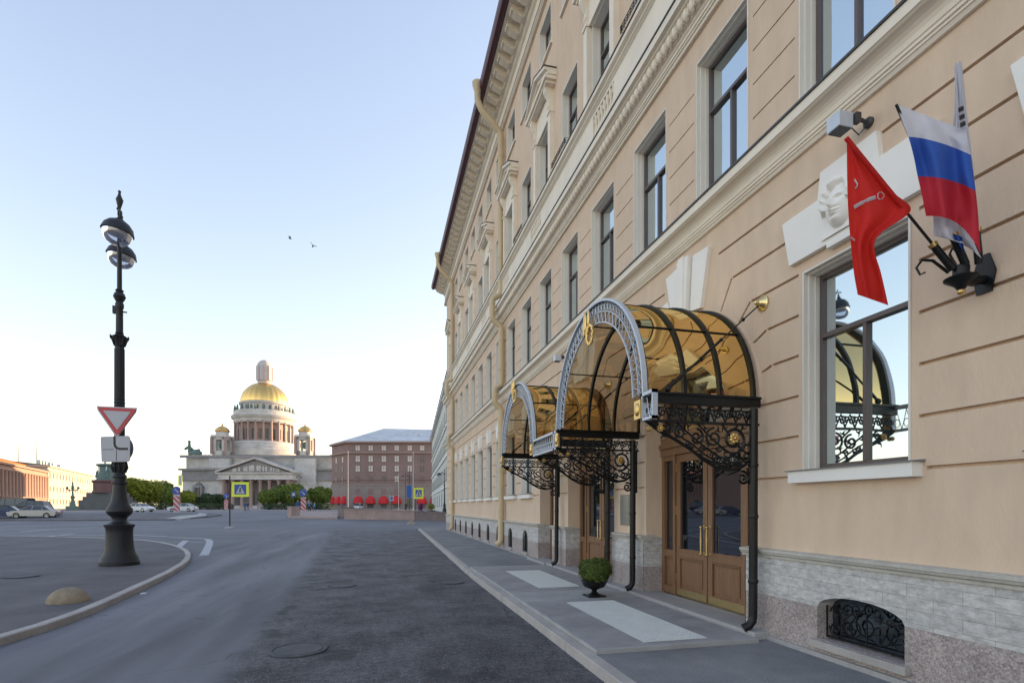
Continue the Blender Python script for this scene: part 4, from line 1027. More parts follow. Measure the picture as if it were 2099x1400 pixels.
for i in range(8):
    q=2*PI*i/8; b.tube([(.16*math.cos(q),.16*math.sin(q),6.6),(.23*math.cos(q),.23*math.sin(q),6.78),(.29*math.cos(q),.29*math.sin(q),6.86),(.26*math.cos(q),.26*math.sin(q),6.80)],.03,5)
for i in range(10):
    q=2*PI*i/10; b.tube([(.17*math.cos(q),.17*math.sin(q),2.78),(.235*math.cos(q),.235*math.sin(q),2.93),(.19*math.cos(q),.19*math.sin(q),3.12),(.21*math.cos(q),.21*math.sin(q),3.28)],.035,5)
b.tube([(-.0,0,7.62),(.22,.03,7.62)],.022,6); b.box((-.20,-.05,7.55),(-.10,.05,7.78))
b.build('shaft','lamp_iron',e,angle=35).scale=(.86,.86,1)
b=MB(); b.lathe([(.03,10.4),(.06,10.55),(.03,10.7),(.07,10.85),(.10,10.98),(.05,11.1),(.03,11.18),(.045,11.24),(.0,11.28)],n=12,cap=False)
fd=Vector((SA,CA,0)); fd=Vector((math.sin(-.335),math.cos(-.335),0)); side=Vector((CA,-SA,0))
b.tube([fd*-.95+Vector((0,0,10.28)),fd*-.5+Vector((0,0,10.45)),Vector((0,0,10.35)),fd*.5+Vector((0,0,10.45)),fd*.92+Vector((0,0,10.28))],.028,6)
for s in (-1,1):
    b.tube([fd*(.1*s)+Vector((0,0,10.1)),fd*(.4*s)+Vector((0,0,10.25)),fd*(.7*s)+Vector((0,0,10.5))],.018,6)
b.build('cross_arm','lamp_iron',e)
for s in (-1,1):
    hc=fd*(.88*s); z=9.62
    b=MB(); b.lathe([(.0,.66),(.03,.60),(.04,.52),(.07,.48),(.06,.43),(.12,.37),(.26,.29),(.36,.17),(.40,.04),(.41,0),(.395,-.01),(.38,.03),(.0,.03)],n=28,cap=False)
    h=b.build('lamp_head','lamp_iron',e,loc=(hc.x,hc.y,z),angle=50); h.rotation_euler=(math.radians(0),math.radians(9),0)
    b=MB(); b.lathe([(.375,.0),(.37,-.08),(.32,-.21),(.22,-.31),(.10,-.355),(.0,-.36)],n=28,cap=False); b.build('glass_bowl','lamp_glass',h)
    b=MB(); b.lathe([(.34,.0),(.30,-.05),(.10,-.07),(.0,-.07)],n=20,cap=False); b.build('reflector','milk_white',h)
# signs strapped on the lamp
def at_board(px,py,z): return at(px,py,z)
def board_poly(pts, z, thick, X0=None):
    return [at(px,py,z) for px,py in pts], Vector((SA,CA,0))*thick
sz = LZ-.42
gw = empty('give_way_sign','white triangular sign with red border, point down, on the lamp post','traffic sign')
P,ex=board_poly([(200,834),(279,838),(277,843),(243,890),(237,890),(202,839)],sz,.02); b=MB().prism(P,ex); b.build('border','sign_red',gw,fixn=True)
P,_=board_poly([(211,841),(268,844),(240,881)],sz-.006,0); b=MB().prism(P,Vector((SA,CA,0))*.004); b.build('face','sign_white',gw,fixn=True)
P,_=board_poly([(198,832),(281,836),(279,845),(243,893),(236,893),(200,841)],sz+.022,0); MB().prism(P,Vector((SA,CA,0))*.006).build('rim','sign_white',gw,fixn=True)
pd_ = empty('route_plate','white square plate with a thick black bent line under the triangular sign','traffic sign')
P,ex=board_poly([(206,897),(208,895),(262,893),(266,896),(266,943),(263,946),(210,947),(208,944)],sz,.02); MB().prism(P,ex).build('plate','sign_white',pd_,fixn=True)
b=MB()
def plateline(pts,w):
    for (a,c) in zip(pts[:-1],pts[1:]):
        d=Vector((c[0]-a[0],c[1]-a[1])).normalized(); nn=Vector((-d.y,d.x))*w/2; dd=d*w*.2
        Q=[(a[0]+nn.x-dd.x,a[1]+nn.y-dd.y),(c[0]+nn.x+dd.x,c[1]+nn.y+dd.y),(c[0]-nn.x+dd.x,c[1]-nn.y+dd.y),(a[0]-nn.x-dd.x,a[1]-nn.y-dd.y)]
        P,_=board_poly(Q,sz-.005,0); b.prism(P,Vector((SA,CA,0))*.004)
plateline([(234.5,895.5),(234.5,908),(235.5,914),(239,918),(245,919.8),(261,919.8)],4.6)
b.build('thick_line','black',pd_,fixn=True)
b=MB(); plateline([(209,921.5),(233,921)],1.0); plateline([(238.5,922),(238.5,944)],1.0)
b.build('thin_line','black',pd_,fixn=True)
dk = empty('round_sign_back','grey back of a round sign behind the white plate, on the lamp post','traffic sign')
c0=at(254,920,LZ+.30); b=MB(); b.lathe([(.0,-.01),(.36,-.01),(.375,0),(.36,.012),(.0,.012)],n=32,axis='y',cap=False); 
o=b.build('disc','sign_back',dk,loc=c0,rz=-A-.25,fixn=True)
p,_=ground_at(294,1217,.004); tag(MB().prism([(-.05,-.03,0),(.05,-.02,0),(.06,.03,.0),(-.02,.04,.0)],(0,.01,.025)).build('paper_scrap','white_plain',loc=p,fixn=True),'small white paper scrap lying in the road beside the island kerb','litter')
# half-sphere bollards
p,_=ground_at(140,1232,.118); b=MB().ball((0,0,-.02),(.325,.325,.28),28,12,half=True)
tag(b.build('stone_bollard','concrete_buff',loc=p),'low half-sphere buff stone bollard on the island near the lamp','bollard')
p,_=ground_at(843,1074,.0); e=empty('corner_bollard','small pale stone bollard on a square foot at the far corner of the pavement','bollard',p)
MB().ball((0,0,.12),(.30,.30,.24),16,8,half=True).build('dome','concrete_buff',e); MB().box((-.36,-.36,-.05),(.36,.36,.12)).build('foot','grey_granite',e,bevel=.02)
# ================================================================ the square and what stands round it
RU = Vector((CA,-SA,0)); FW = Vector((SA,CA,0)); UP = Vector((0,0,1))
def frame(px, z, base=None, rot=0.0):
    """origin on the ground at screen column px, depth z; returns loc, rz (local +X = to the right, +Y = away)"""
    p = at(px, 1038, z); g = gz(p.x,p.y) if base is None else base
    return Vector((p.x,p.y,g)), -A+rot
# ---- pedestrian-crossing sign on a post
def ped_sign(px, py, label, bx0, bx1, by0, by1, ptop, base=True):
    g,z = ground_at(px,py); k=z/F
    e = empty('crossing_sign',label,'traffic sign',g,-A)
    def Z(y): return HC+(1038-y)*k-g.z
    def Xl(x): return (x-px)*k
    b=MB(); b.tube([(0,0,0),(0,0,Z(ptop))],.055,8); b.build('post','lamp_iron',e)
    if base: MB().lathe([(.42,-.02),(.42,.08),(.36,.12),(.12,.13),(.10,.2)],n=16).build('base','grey_granite',e)
    x0,x1,z0,z1=Xl(bx0),Xl(bx1),Z(by1),Z(by0); w=x1-x0; h=z1-z0
    b=MB().box((x0,-.10,z0),(x1,-.07,z1)); bd=b.build('board','sign_yellow',e)
    MB().box((x0+w*.16,-.108,z0+h*.16),(x1-w*.16,-.1005,z1-h*.16)).build('blue_square','sign_blue',e)
    cx=(x0+x1)/2; cz=(z0+z1)/2; s=h*.30
    MB().prism([(cx-s,-.115,cz-s*.9),(cx+s,-.115,cz-s*.9),(cx,-.115,cz+s*.95)],(0,.006,0)).build('white_triangle','sign_white',e,fixn=True)
    b=MB(); yy=-.122
    b.lathe([(0,0),(s*.12,0)],(cx+s*.05,yy,cz+s*.38),10,axis='y',cap=True)
    for a,c,t in (((.02,.25),(-.05,-.15),.13),((-.05,-.15),(-.25,-.7),.08),((-.05,-.15),(.22,-.7),.08),((0,.18),(.25,-.08),.06),((0,.18),(-.22,-.02),.06)):
        a=Vector(a)*s;c=Vector(c)*s;d=(c-a).normalized();nn=Vector((-d.y,d.x))*t*s
        b.prism([(cx+q.x,yy,cz+q.y) for q in (a+nn,c+nn,c-nn,a-nn)],(0,.004,0))
    b.build('walking_figure','black',e,fixn=True)
ped_sign(471,1083,'yellow-bordered pedestrian crossing sign on a dark post in mid street, in front of the cathedral',476,511.5,988,1018,975)
ped_sign(852,1050,'yellow-bordered pedestrian crossing sign near the street corner, in front of the brown hotel',848.5,868,1000,1022,998,False)
# ---- red-white chevron boards with round blue signs
def chevron(px,py,label,bx0,bx1,by0,by1,dcx,dcy,dr):
    g,z = ground_at(px,py); k=z/F; e=empty('chevron_marker',label,'traffic sign',g,-A,group='striped marker boards at the traffic islands')
    Z=lambda y: HC+(1038-y)*k-g.z; Xl=lambda x:(x-px)*k
    b=MB().tube([(0,.05,0),(0,.05,Z(dcy))],.04,8); b.build('post','sign_back',e)
    x0,x1,z0,z1=Xl(bx0),Xl(bx1),Z(by1),Z(by0)
    bo=MB().box((x0,-.03,z0),(x1,.0,z1)).build('striped_board','sign_red',e)
    b=MB(); w=x1-x0; st=w*.85; zz=z0-w
    while zz<z1:
        # slanted stripe clipped to board
        P=[(x0,zz+w),(x0,zz+w+st/2),(x1,zz+st/2),(x1,zz)]
        P=[(x,min(max(q,z0),z1)) for x,q in P]
        if max(q for _,q in P)-min(q for _,q in P)>.02 and len(set(P))>=3: 
            Q=[]; 
            for q in P:
                if q not in Q: Q.append(q)
            if len(Q)>=3: b.prism([(x,-.036,q) for x,q in Q],(0,.005,0))
        zz+=st
    b.build('white_stripes','sign_white',bo,fixn=True)
    b=MB(); c=(Xl(dcx),-.04,Z(dcy)); b.lathe([(0,0),(dr*k,0),(dr*k,.02),(0,.02)],c,24,axis='y',cap=False); dd=b.build('blue_disc','sign_blue',e,fixn=True)
    b=MB(); r=dr*k; d=Vector((.7,-.7)); nn=Vector((.7,.7))*r*.09
    b.prism([(c[0]+q.x,c[1]-.006,c[2]+q.y) for q in (d*-.62*r+nn,d*.5*r+nn,d*.5*r-nn,d*-.62*r-nn)],(0,.004,0))
    b.prism([(c[0]+q[0]*r,c[1]-.006,c[2]+q[1]*r) for q in ((.52,-.52),(.50,-.08),(.08,-.50))],(0,.004,0))
    b.build('arrow','sign_white',dd,fixn=True)
chevron(362,1051,'tallest red and white striped marker with round blue arrow sign, right of the lamp post',355.5,368.5,1013,1050,362,1005,8.5)
chevron(463,1046,'small red and white striped marker just left of the crossing sign post',459.5,467,1024,1043,463.5,1016,5.5)
chevron(622,1051,'red and white striped marker with round blue arrow sign, in front of the right hedge',616.5,627.5,1019,1049,621.5,1010,7.5)
# ---- small yellow-framed sign on lamp far away, blue banner
def smallsign(name,label,px,py,x0,x1,y0,y1,m,m2,ptop):
    g,z=ground_at(px,py); k=z/F; e=empty(name,label,'traffic sign' if 'banner' not in name else 'banner',g,-A)
    Z=lambda y: HC+(1038-y)*k-g.z; Xl=lambda x:(x-px)*k
    MB().tube([(0,.05,0),(0,.05,Z(ptop))],.05,6).build('post','lamp_iron',e)
    MB().box((Xl(x0),-.04,Z(y1)),(Xl(x1),0,Z(y0))).build('board',m,e)
    if m2:
        w=(Xl(x1)-Xl(x0))*.22; MB().box((Xl(x0)+w,-.05,Z(y1)+w),(Xl(x1)-w,-.041,Z(y0)-w)).build('inner_face',m2,e)
smallsign('warning_sign','tall narrow yellow-bordered sign high in front of the left end of the cathedral',369,1046,365.5,373.5,974,995,'sign_yellow','sign_white',972)
smallsign('street_banner','blue vertical banner on a dark post in front of the brown hotel',839,1048,834,843,995,1020,'banner_blue',None,960)
smallsign('shop_sign','small round-cornered white sign on a post in front of the brown hotel awnings',803,1046,799,807,1016,1026,'sign_white','sign_blue',1010)
smallsign('direction_sign','small blue and white sign on a green post left of the right striped marker',602,1050,597,607,1008,1018,'sign_blue','sign_white',1002)
smallsign('direction_sign','small pale sign on a thin post before the hedge near the cathedral side door',446,1042,442,450,1018,1025,'sign_white',None,1014)
# tall thin masts in front of the brown hotel
def mast(px,py,top,label,r=.06,name='flag_mast',m='white_plain'):
    g,z=ground_at(px,py); k=z/F; b=MB().lathe([(r*2,0),(r*1.6,.5),(r,.6),(r*.7,HC+(1038-top)*k-g.z)],n=8); b.ball((0,0,HC+(1038-top)*k-g.z),r*1.6,6,5); return tag(b.build(name,m,loc=g),label,'mast')
mast(713.5,1045,925,'tall pale mast at the left edge of the brown hotel front'); mast(847,1047,927,'tall pale mast standing right of the blue banner, before the brown hotel')
mast(817,1044,972,'shorter pale mast left of the blue banner, before the brown hotel',.05)
# globe street lamps
def small_lamp(px,py,top,label,heads=2):
    g,z=ground_at(px,py); k=z/F; H=HC+(1038-top)*k-g.z; e=empty('street_lamp',label,'street lamp',g,-A,group='distant street lamps round the square')
    MB().lathe([(.30,0),(.30,.4),(.16,.7),(.20,1.1),(.10,1.4),(.07,H*.6),(.12,H*.62),(.06,H*.65),(.05,H*.9),(.02,H)],n=10).build('pole','lamp_iron',e)
    b=MB().tube([(-.8,0,H*.86),(-.4,0,H*.92),(0,0,H*.86),(.4,0,H*.92),(.8,0,H*.86)],.05,6); b.build('arm','lamp_iron',e)
    for s in (-1,1):
        h=MB().lathe([(0,.35),(.08,.25),(.38,.02),(.40,-.04),(.0,-.04)],(s*.8,0,H*.86),12,cap=False).build('lamp_head','lamp_iron',e); MB().lathe([(.34,-.04),(.22,-.22),(0,-.28)],(s*.8,0,H*.86),12,cap=False).build('glass_bowl','lamp_glass',h)
small_lamp(409,1043,985,'distant double-headed lamp before the cathedral side door'); small_lamp(613,1043,968,'distant double-headed lamp above the right hedge'); small_lamp(911,1050,960,'distant double-headed lamp beside the pale end house',); small_lamp(831,1044,965,'distant double-headed lamp left of the blue banner')
# ---- low granite parapet
b=MB(); g0,z0=ground_at(704,1062); 
def wallseg(name,pxa,pxb,pya,pyb,top_a,top_b,m,label,t=.5):
    ga,za=ground_at(pxa,pya); gb,zb=ground_at(pxb,pyb); ta=HC+(1038-top_a)*za/F; tb=HC+(1038-top_b)*zb/F
    d=(gb-ga); d.z=0; d.normalize(); nn=Vector((-d.y,d.x,0))*t
    b=MB(); V=[ga+Vector((0,0,-.3)),gb+Vector((0,0,-.3)),gb+nn+Vector((0,0,-.3)),ga+nn+Vector((0,0,-.3)),Vector((ga.x,ga.y,ta)),Vector((gb.x,gb.y,tb)),Vector((gb.x,gb.y,tb))+nn,Vector((ga.x,ga.y,ta))+nn]
    b.add(V,[(0,3,2,1),(4,5,6,7),(0,1,5,4),(1,2,6,5),(2,3,7,6),(3,0,4,7)])
    c=MB(); ov=nn.normalized()*.06; up=Vector((0,0,.10)); W2=[V[4]-ov,V[5]-ov,V[6]+ov,V[7]+ov]; c.add([v+Vector((0,0,.002)) for v in W2]+[v+up for v in W2],[(0,3,2,1),(4,5,6,7),(0,1,5,4),(1,2,6,5),(2,3,7,6),(3,0,4,7)])
    o=tag(b.build(name,m,fixn=True),label,'wall'); c.build('coping',m,o,fixn=True); return o
wallseg('granite_parapet',705,850,1064,1066,1044,1048,'parapet','long low pinkish granite parapet across the end of the street')
wallseg('granite_parapet',851,918,1066,1068,1050,1051,'parapet_dark','darker low stone wall joining the parapet to the hotel corner')
wallseg('granite_block',692.5,704.5,1060,1062,1041,1041,'parapet_dark','dark granite end block at the left end of the parapet',1.2)
wallseg('granite_block',589,597,1058,1059,1039,1039,'parapet','small pinkish granite block at the left end of the low kerb island',1.0)
b=MB(); ga,_=ground_at(590,1062); gb,_=ground_at(692,1064); gc,_=ground_at(692,1050); gd,_=ground_at(592,1050)
b.prism([p+Vector((0,0,-.1)) for p in (ga,gb,gc,gd)],(0,0,.28)); tag(b.build('crossing_island','parapet',fixn=True),kind='structure')
b=MB(); q=[ground_at(x,y)[0]+Vector((0,0,-.1)) for x,y in ((-80,1068),(350,1066),(430,1060),(455,1056),(440,1053),(330,1052),(-80,1056))]; b.prism(q,(0,0,.2)); tag(b.build('parking_island','island_asphalt',fixn=True),kind='structure')
b=MB(); q=[ground_at(x,y)[0]+Vector((0,0,-.1)) for x,y in ((340,1065),(370,1059),(405,1056),(408,1053),(425,1055),(420,1059),(372,1065.5))]; b.prism(q,(0,0,.23)); tag(b.build('island_nose','band_slab',fixn=True),kind='structure')
# ---- cars
def car(label, px, py, heading, paint, kind='sedan', lift=0):
    g,z=ground_at(px,py); name={'sedan':'parked_car','van':'minibus','suv':'parked_car'}[kind]
    e=empty(name,label,{'sedan':'car','van':'minibus','suv':'car'}[kind],g,-A+heading)
    if kind=='sedan':  low=[(-2.2,.35),(-2.25,.62),(-2.15,.86),(-1.55,.92),(1.0,.92),(1.9,.82),(2.2,.66),(2.25,.38),(2.1,.25),(-2.1,.25)]; top=[(-1.65,.91),(-1.05,1.36),(-.3,1.42),(.35,1.38),(1.15,.90)]; W=.86; wh=1.35
    elif kind=='suv': low=[(-2.2,.4),(-2.25,.8),(-2.15,1.0),(1.0,1.0),(1.95,.92),(2.2,.75),(2.25,.42),(2.1,.3),(-2.1,.3)]; top=[(-2.1,.99),(-1.8,1.60),(-.4,1.68),(.35,1.62),(1.15,.98)]; W=.9; wh=1.35
    else: low=[(-2.5,.35),(-2.55,1.1),(1.9,1.1),(2.35,.95),(2.5,.4),(2.4,.28),(-2.4,.28)]; top=[(-2.53,1.09),(-2.45,2.05),(-2.2,2.15),(1.1,2.12),(1.4,2.0),(2.0,1.08)]; W=.95; wh=1.6
    b=MB(); n=len(low); 
    V=[]
    for s,ins in ((-W,0),(-W*.90,-.06),): pass
    def ringp(P,y,sc_,dz=0): return [(x*sc_,y,z_) for x,z_ in P]
    secs=[(-W*1.0,.975),(-W*1.04,.985),(-W*.8,1.0),(W*.8,1.0),(W*1.04,.985),(W*1.0,.975)]
    secs=[(-W,.97),(-W*.85,1.0),(W*.85,1.0),(W,.97)]
    for y,sc_ in secs: V+=ringp(low,y,sc_)
    fs=[(j*n+i,j*n+(i+1)%n,(j+1)*n+(i+1)%n,(j+1)*n+i) for j in range(len(secs)-1) for i in range(n)]+[tuple(range(n)),tuple(range(len(secs)*n-1,(len(secs)-1)*n-1,-1))]
    b.add(V,fs)
    # roof slab
    m=len(top); wt=W*.74
    rp=[p for p in top if p[1]>max(q[1] for q in top)-.12]
    x0,x1=rp[0][0],rp[-1][0]; zt=max(q[1] for q in top)
    b.prism([(x0+.05,-wt,zt-.05),(x1-.05,-wt,zt-.05),(x1-.15,-wt,zt+.0),(x0+.15,-wt,zt+.0)],(0,2*wt,0))
    for s in (-1,1):
        for (xa,za),(xb,zb) in ((top[0],rp[0]),(top[-1],rp[-1]),((.0 if kind!='van' else -.8,low[3][1]),((-.05 if kind!='van' else -.8),zt-.04)),((-.95 if kind!='van' else .6,low[3][1] if kind!='van' else 1.1),((-.85 if kind!='van' else .6),zt-.06))):
            b.tube([(xa,s*W*.93,za),(xb,s*(wt+.01),zb-.02)],.035,5)
    body=b.build('body',paint,e,fixn=True,bevel=.03)
    g_=MB(); V=[]; 
    for s in (-1,1): V+=[(x*.985,s*(W*.93 if z_<low[3][1]+.05 or (kind=='van' and z_<1.15) else wt),z_-.015) for x,z_ in top]
    g_.add(V,[(i,i+1,m+i+1,m+i) for i in range(m-1)]+[tuple(range(m)),tuple(range(2*m-1,m-1,-1))])
    g_.build('windows','car_glass',e,fixn=True)
    for sx in (-1,1):
        for s in (-1,1):
            t=MB().lathe([(.20,-.10),(.31,-.10),(.33,-.06),(.33,.06),(.31,.10),(.20,.10)],(0,0,0),18,axis='y',cap=False); o=t.build('wheel','tyre',e,loc=(sx*wh,s*(W-.09),.33),fixn=True)
            MB().lathe([(0,-.02),(.06,-.04),(.20,-.02),(.21,.02),(0,.02)],(0,s*.07,0),14,axis='y',cap=False).build('rim','rim',o,fixn=True)
    xf=2.22 if kind!='van' else 2.42; zf=.66 if kind!='van' else .8
    for s in (-1,1):
        MB().box((xf-.12,s*W*.55,zf-.08),(xf+.01,s*W*.92,zf+.06)).build('headlight','headlight',e)
        MB().box((-xf-.02,s*W*.6,zf-.02),(-xf+.1,s*W*.95,zf+.14)).build('tail_light','tail_red',e)
    MB().box((xf-.0,-.45,.36),(xf+.035,.45,.48)).build('bumper_grille','black',e)
    return e
car('silver sedan parked front-left at the island edge, beside the dark blue car',72,1062,math.radians(200),'car_silver')
car('dark blue car cut by the left edge of the picture',2,1063,math.radians(205),'car_blue')
car('long dark minibus with a pale roof line parked behind the silver sedan',28,1050,math.radians(184),'car_dark','van')
car('dark estate car half hidden behind the silver sedan',62,1052,math.radians(190),'car_dark','suv')
car('white sedan driving right behind the lamp post',287,1049,math.radians(-12),'car_white')
car('white car behind the tallest striped marker',375,1048.5,math.radians(184),'car_white')
car('white minibus before the red awnings of the brown hotel',735,1043.2,math.radians(-92),'car_white','van')
car('pale distant car left of the people near the hedge',547,1043.0,math.radians(170),'car_silver')
car('dark distant car right of the white minibus',776,1043.0,math.radians(0),'car_blue')
car('dark distant car near the hedge by the right striped marker',655,1043.5,math.radians(10),'car_dark')
# ---- people
def person(label,px,py,shirt,trousers,turn=0,step=.25):
    g,z=ground_at(px,py); b=MB()
    me=bpy.data.meshes.new('person'); 
    J={'pel':(0,0,.95),'che':(0,0.02,1.30),'nec':(0,.01,1.50),'hd':(0,-.01,1.60),'hd2':(0,-.01,1.74),
       'hl':(-.10,0,.90),'kl':(-.11,-step*.5,.50),'al':(-.11,-step*.6+.1,.08),'fl':(-.11,-step*.6-.08,.03),
       'hr':(.10,0,.90),'kr':(.11,step*.2,.50),'ar':(.11,step,.10),'fr':(.11,step-.14,.03),
       'sl':(-.19,.01,1.42),'el':(-.25,.05,1.14),'wl':(-.26,-.06,.90),'sr':(.19,.01,1.42),'er':(.25,-.0,1.14),'wr':(.25,-.10,.92)}
    R={'pel':.15,'che':.16,'nec':.065,'hd':.095,'hd2':.09,'hl':.10,'kl':.065,'al':.045,'fl':.04,'hr':.10,'kr':.065,'ar':.045,'fr':.04,'sl':.075,'el':.05,'wl':.035,'sr':.075,'er':.05,'wr':.035}
    E=[('pel','che'),('che','nec'),('nec','hd'),('hd','hd2'),('pel','hl'),('hl','kl'),('kl','al'),('al','fl'),('pel','hr'),('hr','kr'),('kr','ar'),('ar','fr'),('che','sl'),('sl','el'),('el','wl'),('che','sr'),('sr','er'),('er','wr')]
    ks=list(J); me.from_pydata([J[k] for k in ks],[(ks.index(a),ks.index(c)) for a,c in E],[])
    o=bpy.data.objects.new('person',me); col.objects.link(o); o.location=g; o.rotation_euler=(0,0,turn)
    sk=o.modifiers.new('skin','SKIN'); sd_=o.modifiers.new('sub','SUBSURF'); sd_.levels=1; sd_.render_levels=1
    for i,k in enumerate(ks): me.skin_vertices[0].data[i].radius=(R[k],R[k]*(.75 if k in('pel','che') else 1))
    me.skin_vertices[0].data[0].use_root=True
    m=bpy.data.materials.new('clothes'); m.use_nodes=True; n=m.node_tree.nodes; l=m.node_tree.links
    tc=n.new('ShaderNodeTexCoord'); sp=n.new('ShaderNodeSeparateXYZ'); l.new(tc.outputs['Object'],sp.inputs[0])
    cr=n.new('ShaderNodeValToRGB'); cr.color_ramp.interpolation='CONSTANT'; el=cr.color_ramp.elements
    el[0].color=(.02,.02,.02,1); el[1].position=.05; el[1].color=(*trousers,1); a=el.new(.53); a.color=(*shirt,1); a=el.new(.845); a.color=(.45,.28,.2,1); a=el.new(.965); a.color=(.03,.02,.015,1)
    mr=n.new('ShaderNodeMath'); mr.operation='DIVIDE'; mr.inputs[1].default_value=1.8; l.new(sp.outputs[2],mr.inputs[0]); l.new(mr.outputs[0],cr.inputs[0]); l.new(cr.outputs[0],n['Principled BSDF'].inputs['Base Color'])
    me.materials.append(m); tag(o,label,'person',group='people crossing the square')
    return o
blue=(.03,.10,.28); dark=(.02,.022,.03); lt=(.35,.38,.42)
person('person in blue top and dark trousers, left of two by the crossing sign',502,1047,blue,dark,.3)
person('person in dark top and blue trousers, right of two by the crossing sign',508,1047,dark,blue,-.6)
person('person in a pale top near the cathedral steps',528,1043.5,lt,blue,1)
person('person in blue left of the right striped marker, by the small sign post',611,1051,blue,blue,.5)
person('person in a dark blue top just right of the right striped marker',634,1048,(.05,.14,.3),dark,-.5)
person('person in a pale blue top farther right of the right striped marker',645,1047,(.15,.35,.5),blue,2)
person('person in blue before the red awnings, left of the white minibus',702,1044,blue,dark,2)
person('person in dark clothes beside the post under the blue banner',832,1046,dark,dark,0)
# ---- trees: trimmed round limes and dark hedge
def tree(px, py, pyt, wpx, m, label, seed, z=None, n=2600, trunk=True):
    g,zz=frame(px,z)[0],z; k=z/F; Ht=HC+(1038-pyt)*k-g.z; R=wpx*k/2; cb=max(Ht*.18,.6); e=empty('tree',label,'tree',g,-A,group='clipped trees of the square garden')
    cz=(Ht+cb)/2; b=MB(); rd=random.Random(seed)
    leafball(b,(0,0,cz),(R,R*.9,(Ht-cb)/2),n,.03*R+.13,seed,inner=.45)
    for i in range(9):
        q=rd.uniform(0,6.28); v=rd.uniform(-.3,.7); leafball(b,(R*.7*math.cos(q),R*.6*math.sin(q),cz+v*(Ht-cb)*.4),(R*.38,R*.38,R*.30),n//9,.03*R+.12,seed*10+i,inner=.4)
    b.build('crown',m,e)
    t=MB(); t.tube([(0,0,0),(.05,0,Ht*.25),(0,.1,Ht*.55)],.035*Ht+.08,7,taper=lambda s:1-.6*s)
    for i in range(5):
        q=i*1.26; t.tube([(0,0,Ht*.28),(R*.3*math.cos(q),R*.3*math.sin(q),Ht*.5),(R*.6*math.cos(q),R*.6*math.sin(q),Ht*.72)],.02*Ht+.03,5,taper=lambda s:1-.7*s)
    t.build('trunk','bark',e)
tl=[(272,978,62,'leaf_a','yellow-green rounded tree directly right of the lamp post, behind the white sedan',150),
 (302,983,56,'leaf_a','yellow-green rounded tree second from the lamp post',158),
 (330,986,44,'leaf_b','mid-green rounded tree at the left corner of the cathedral',168),
 (352,1000,36,'leaf_b','small green tree behind the tallest striped marker',150),
 (383,1006,34,'leaf_a','low olive-green bush-like tree left of the cathedral side door',165),
 (425,1012,40,'leaf_c','low dark green tree below the cathedral side door',160),
 (450,1013,30,'leaf_c','low dark green tree left of the crossing sign',165),
 (552,1002,42,'leaf_b','rounded green tree left in the right-hand group before the portico',150),
 (590,992,62,'leaf_b','largest rounded green tree in the right-hand group before the portico',158),
 (610,1000,44,'leaf_b','rounded green tree behind the right striped marker',150),
 (655,998,46,'leaf_b','olive rounded tree between the cathedral and the brown hotel',165)]
for i,(px,pt,w,m,lab,z) in enumerate(tl): tree(px,0,pt,w,m,lab,20+i,z=z,n=5200)
b=MB(); rd=random.Random(5)
for i in range(60):
    px=250+i*7.2
    if 475<px<545 : continue
    f,_r=frame(px,145+rd.uniform(-2,2)); leafball(b,(f.x,f.y,f.z+.9),(1.0,.9,1.0),260,.13,i,inner=.3)
tag(b.build('low_hedge','leaf_c'),'long low dark green hedge along the far side of the square','hedge')
# flower baskets near the far corner
for (px,w,m,lab) in ((862,10,'flower_mix','bed of red and purple flowers beneath the yellow crossing sign'),(884,14,'leaf_a','pale yellow-green planted bed by the end house')):
    f,_r=frame(px,66); e=empty('flower_bed',lab,'flower bed',f,-A); b=MB(); leafball(b,(0,0,1.0),(w*.035,.4,.45),700,.05,int(px),inner=.2); b.build('flowers',m,e); MB().lathe([(w*.03,0),(w*.034,.55),(w*.036,.6)],n=14).build('tub','parapet_dark',e)
# ---- monument pedestal behind the lamp
f,r=frame(222,140); e=empty('equestrian_monument','dark stepped granite pedestal with a bronze horse and rider, behind the lamp post','monument',f,r); k=140/F
def lv(y): return HC+(1038-y)*k-f.z
b=MB(); e.scale=(.8,.8,1); b.box((-6.2,-4.4,0),(6.2,4.4,lv(1025))); b.box((-5.4,-3.8,lv(1025)),(5.4,3.8,lv(1018))); b.box((-4.7,-3.2,lv(1018)),(4.7,3.2,lv(1010))); b.build('steps','monument_grey',e)
MB().lathe([(4.3,lv(1010)),(4.3,lv(1007)),(4.0,lv(1006)),(4.0,lv(990)),(4.4,lv(988)),(4.4,lv(985)),(3.6,lv(984))],n=24).build('lower_pedestal','monument_red',e)
b=MB().lathe([(3.5,lv(984)),(3.1,lv(982)),(2.6,lv(965)),(2.6,lv(957)),(3.2,lv(955)),(3.2,lv(952)),(2.4,lv(951))],n=20); b.build('upper_pedestal','bronze_green',e)
for q in range(4):
    b=MB(); a=q*PI/2+.5; x,y=2.9*math.cos(a),2.9*math.sin(a); b.lathe([(.5,0),(.55,.5),(.35,1.1),(.40,1.5),(.15,1.7),(.22,1.9),(.0,2.1)],(x,y,lv(980)),8,cap=False); b.build('seated_figure','bronze_green',e)
MB().lathe([(1.9,lv(974)),(1.8,lv(958)),(1.9,lv(957))],(0,-1.1,0),4,a0=PI/4,smooth=False).build('white_panel','white_plain',e)
b=MB(); zb=lv(951); b.ball((0,0,zb+2.2),(1.5,.55,.65),12,8); b.tube([(1.1,0,zb+2.4),(1.6,0,zb+3.1),(1.8,0,zb+3.6)],.35,8,taper=lambda t:1-.4*t); b.ball((2.0,0,zb+3.5),(.5,.2,.22),8,6)
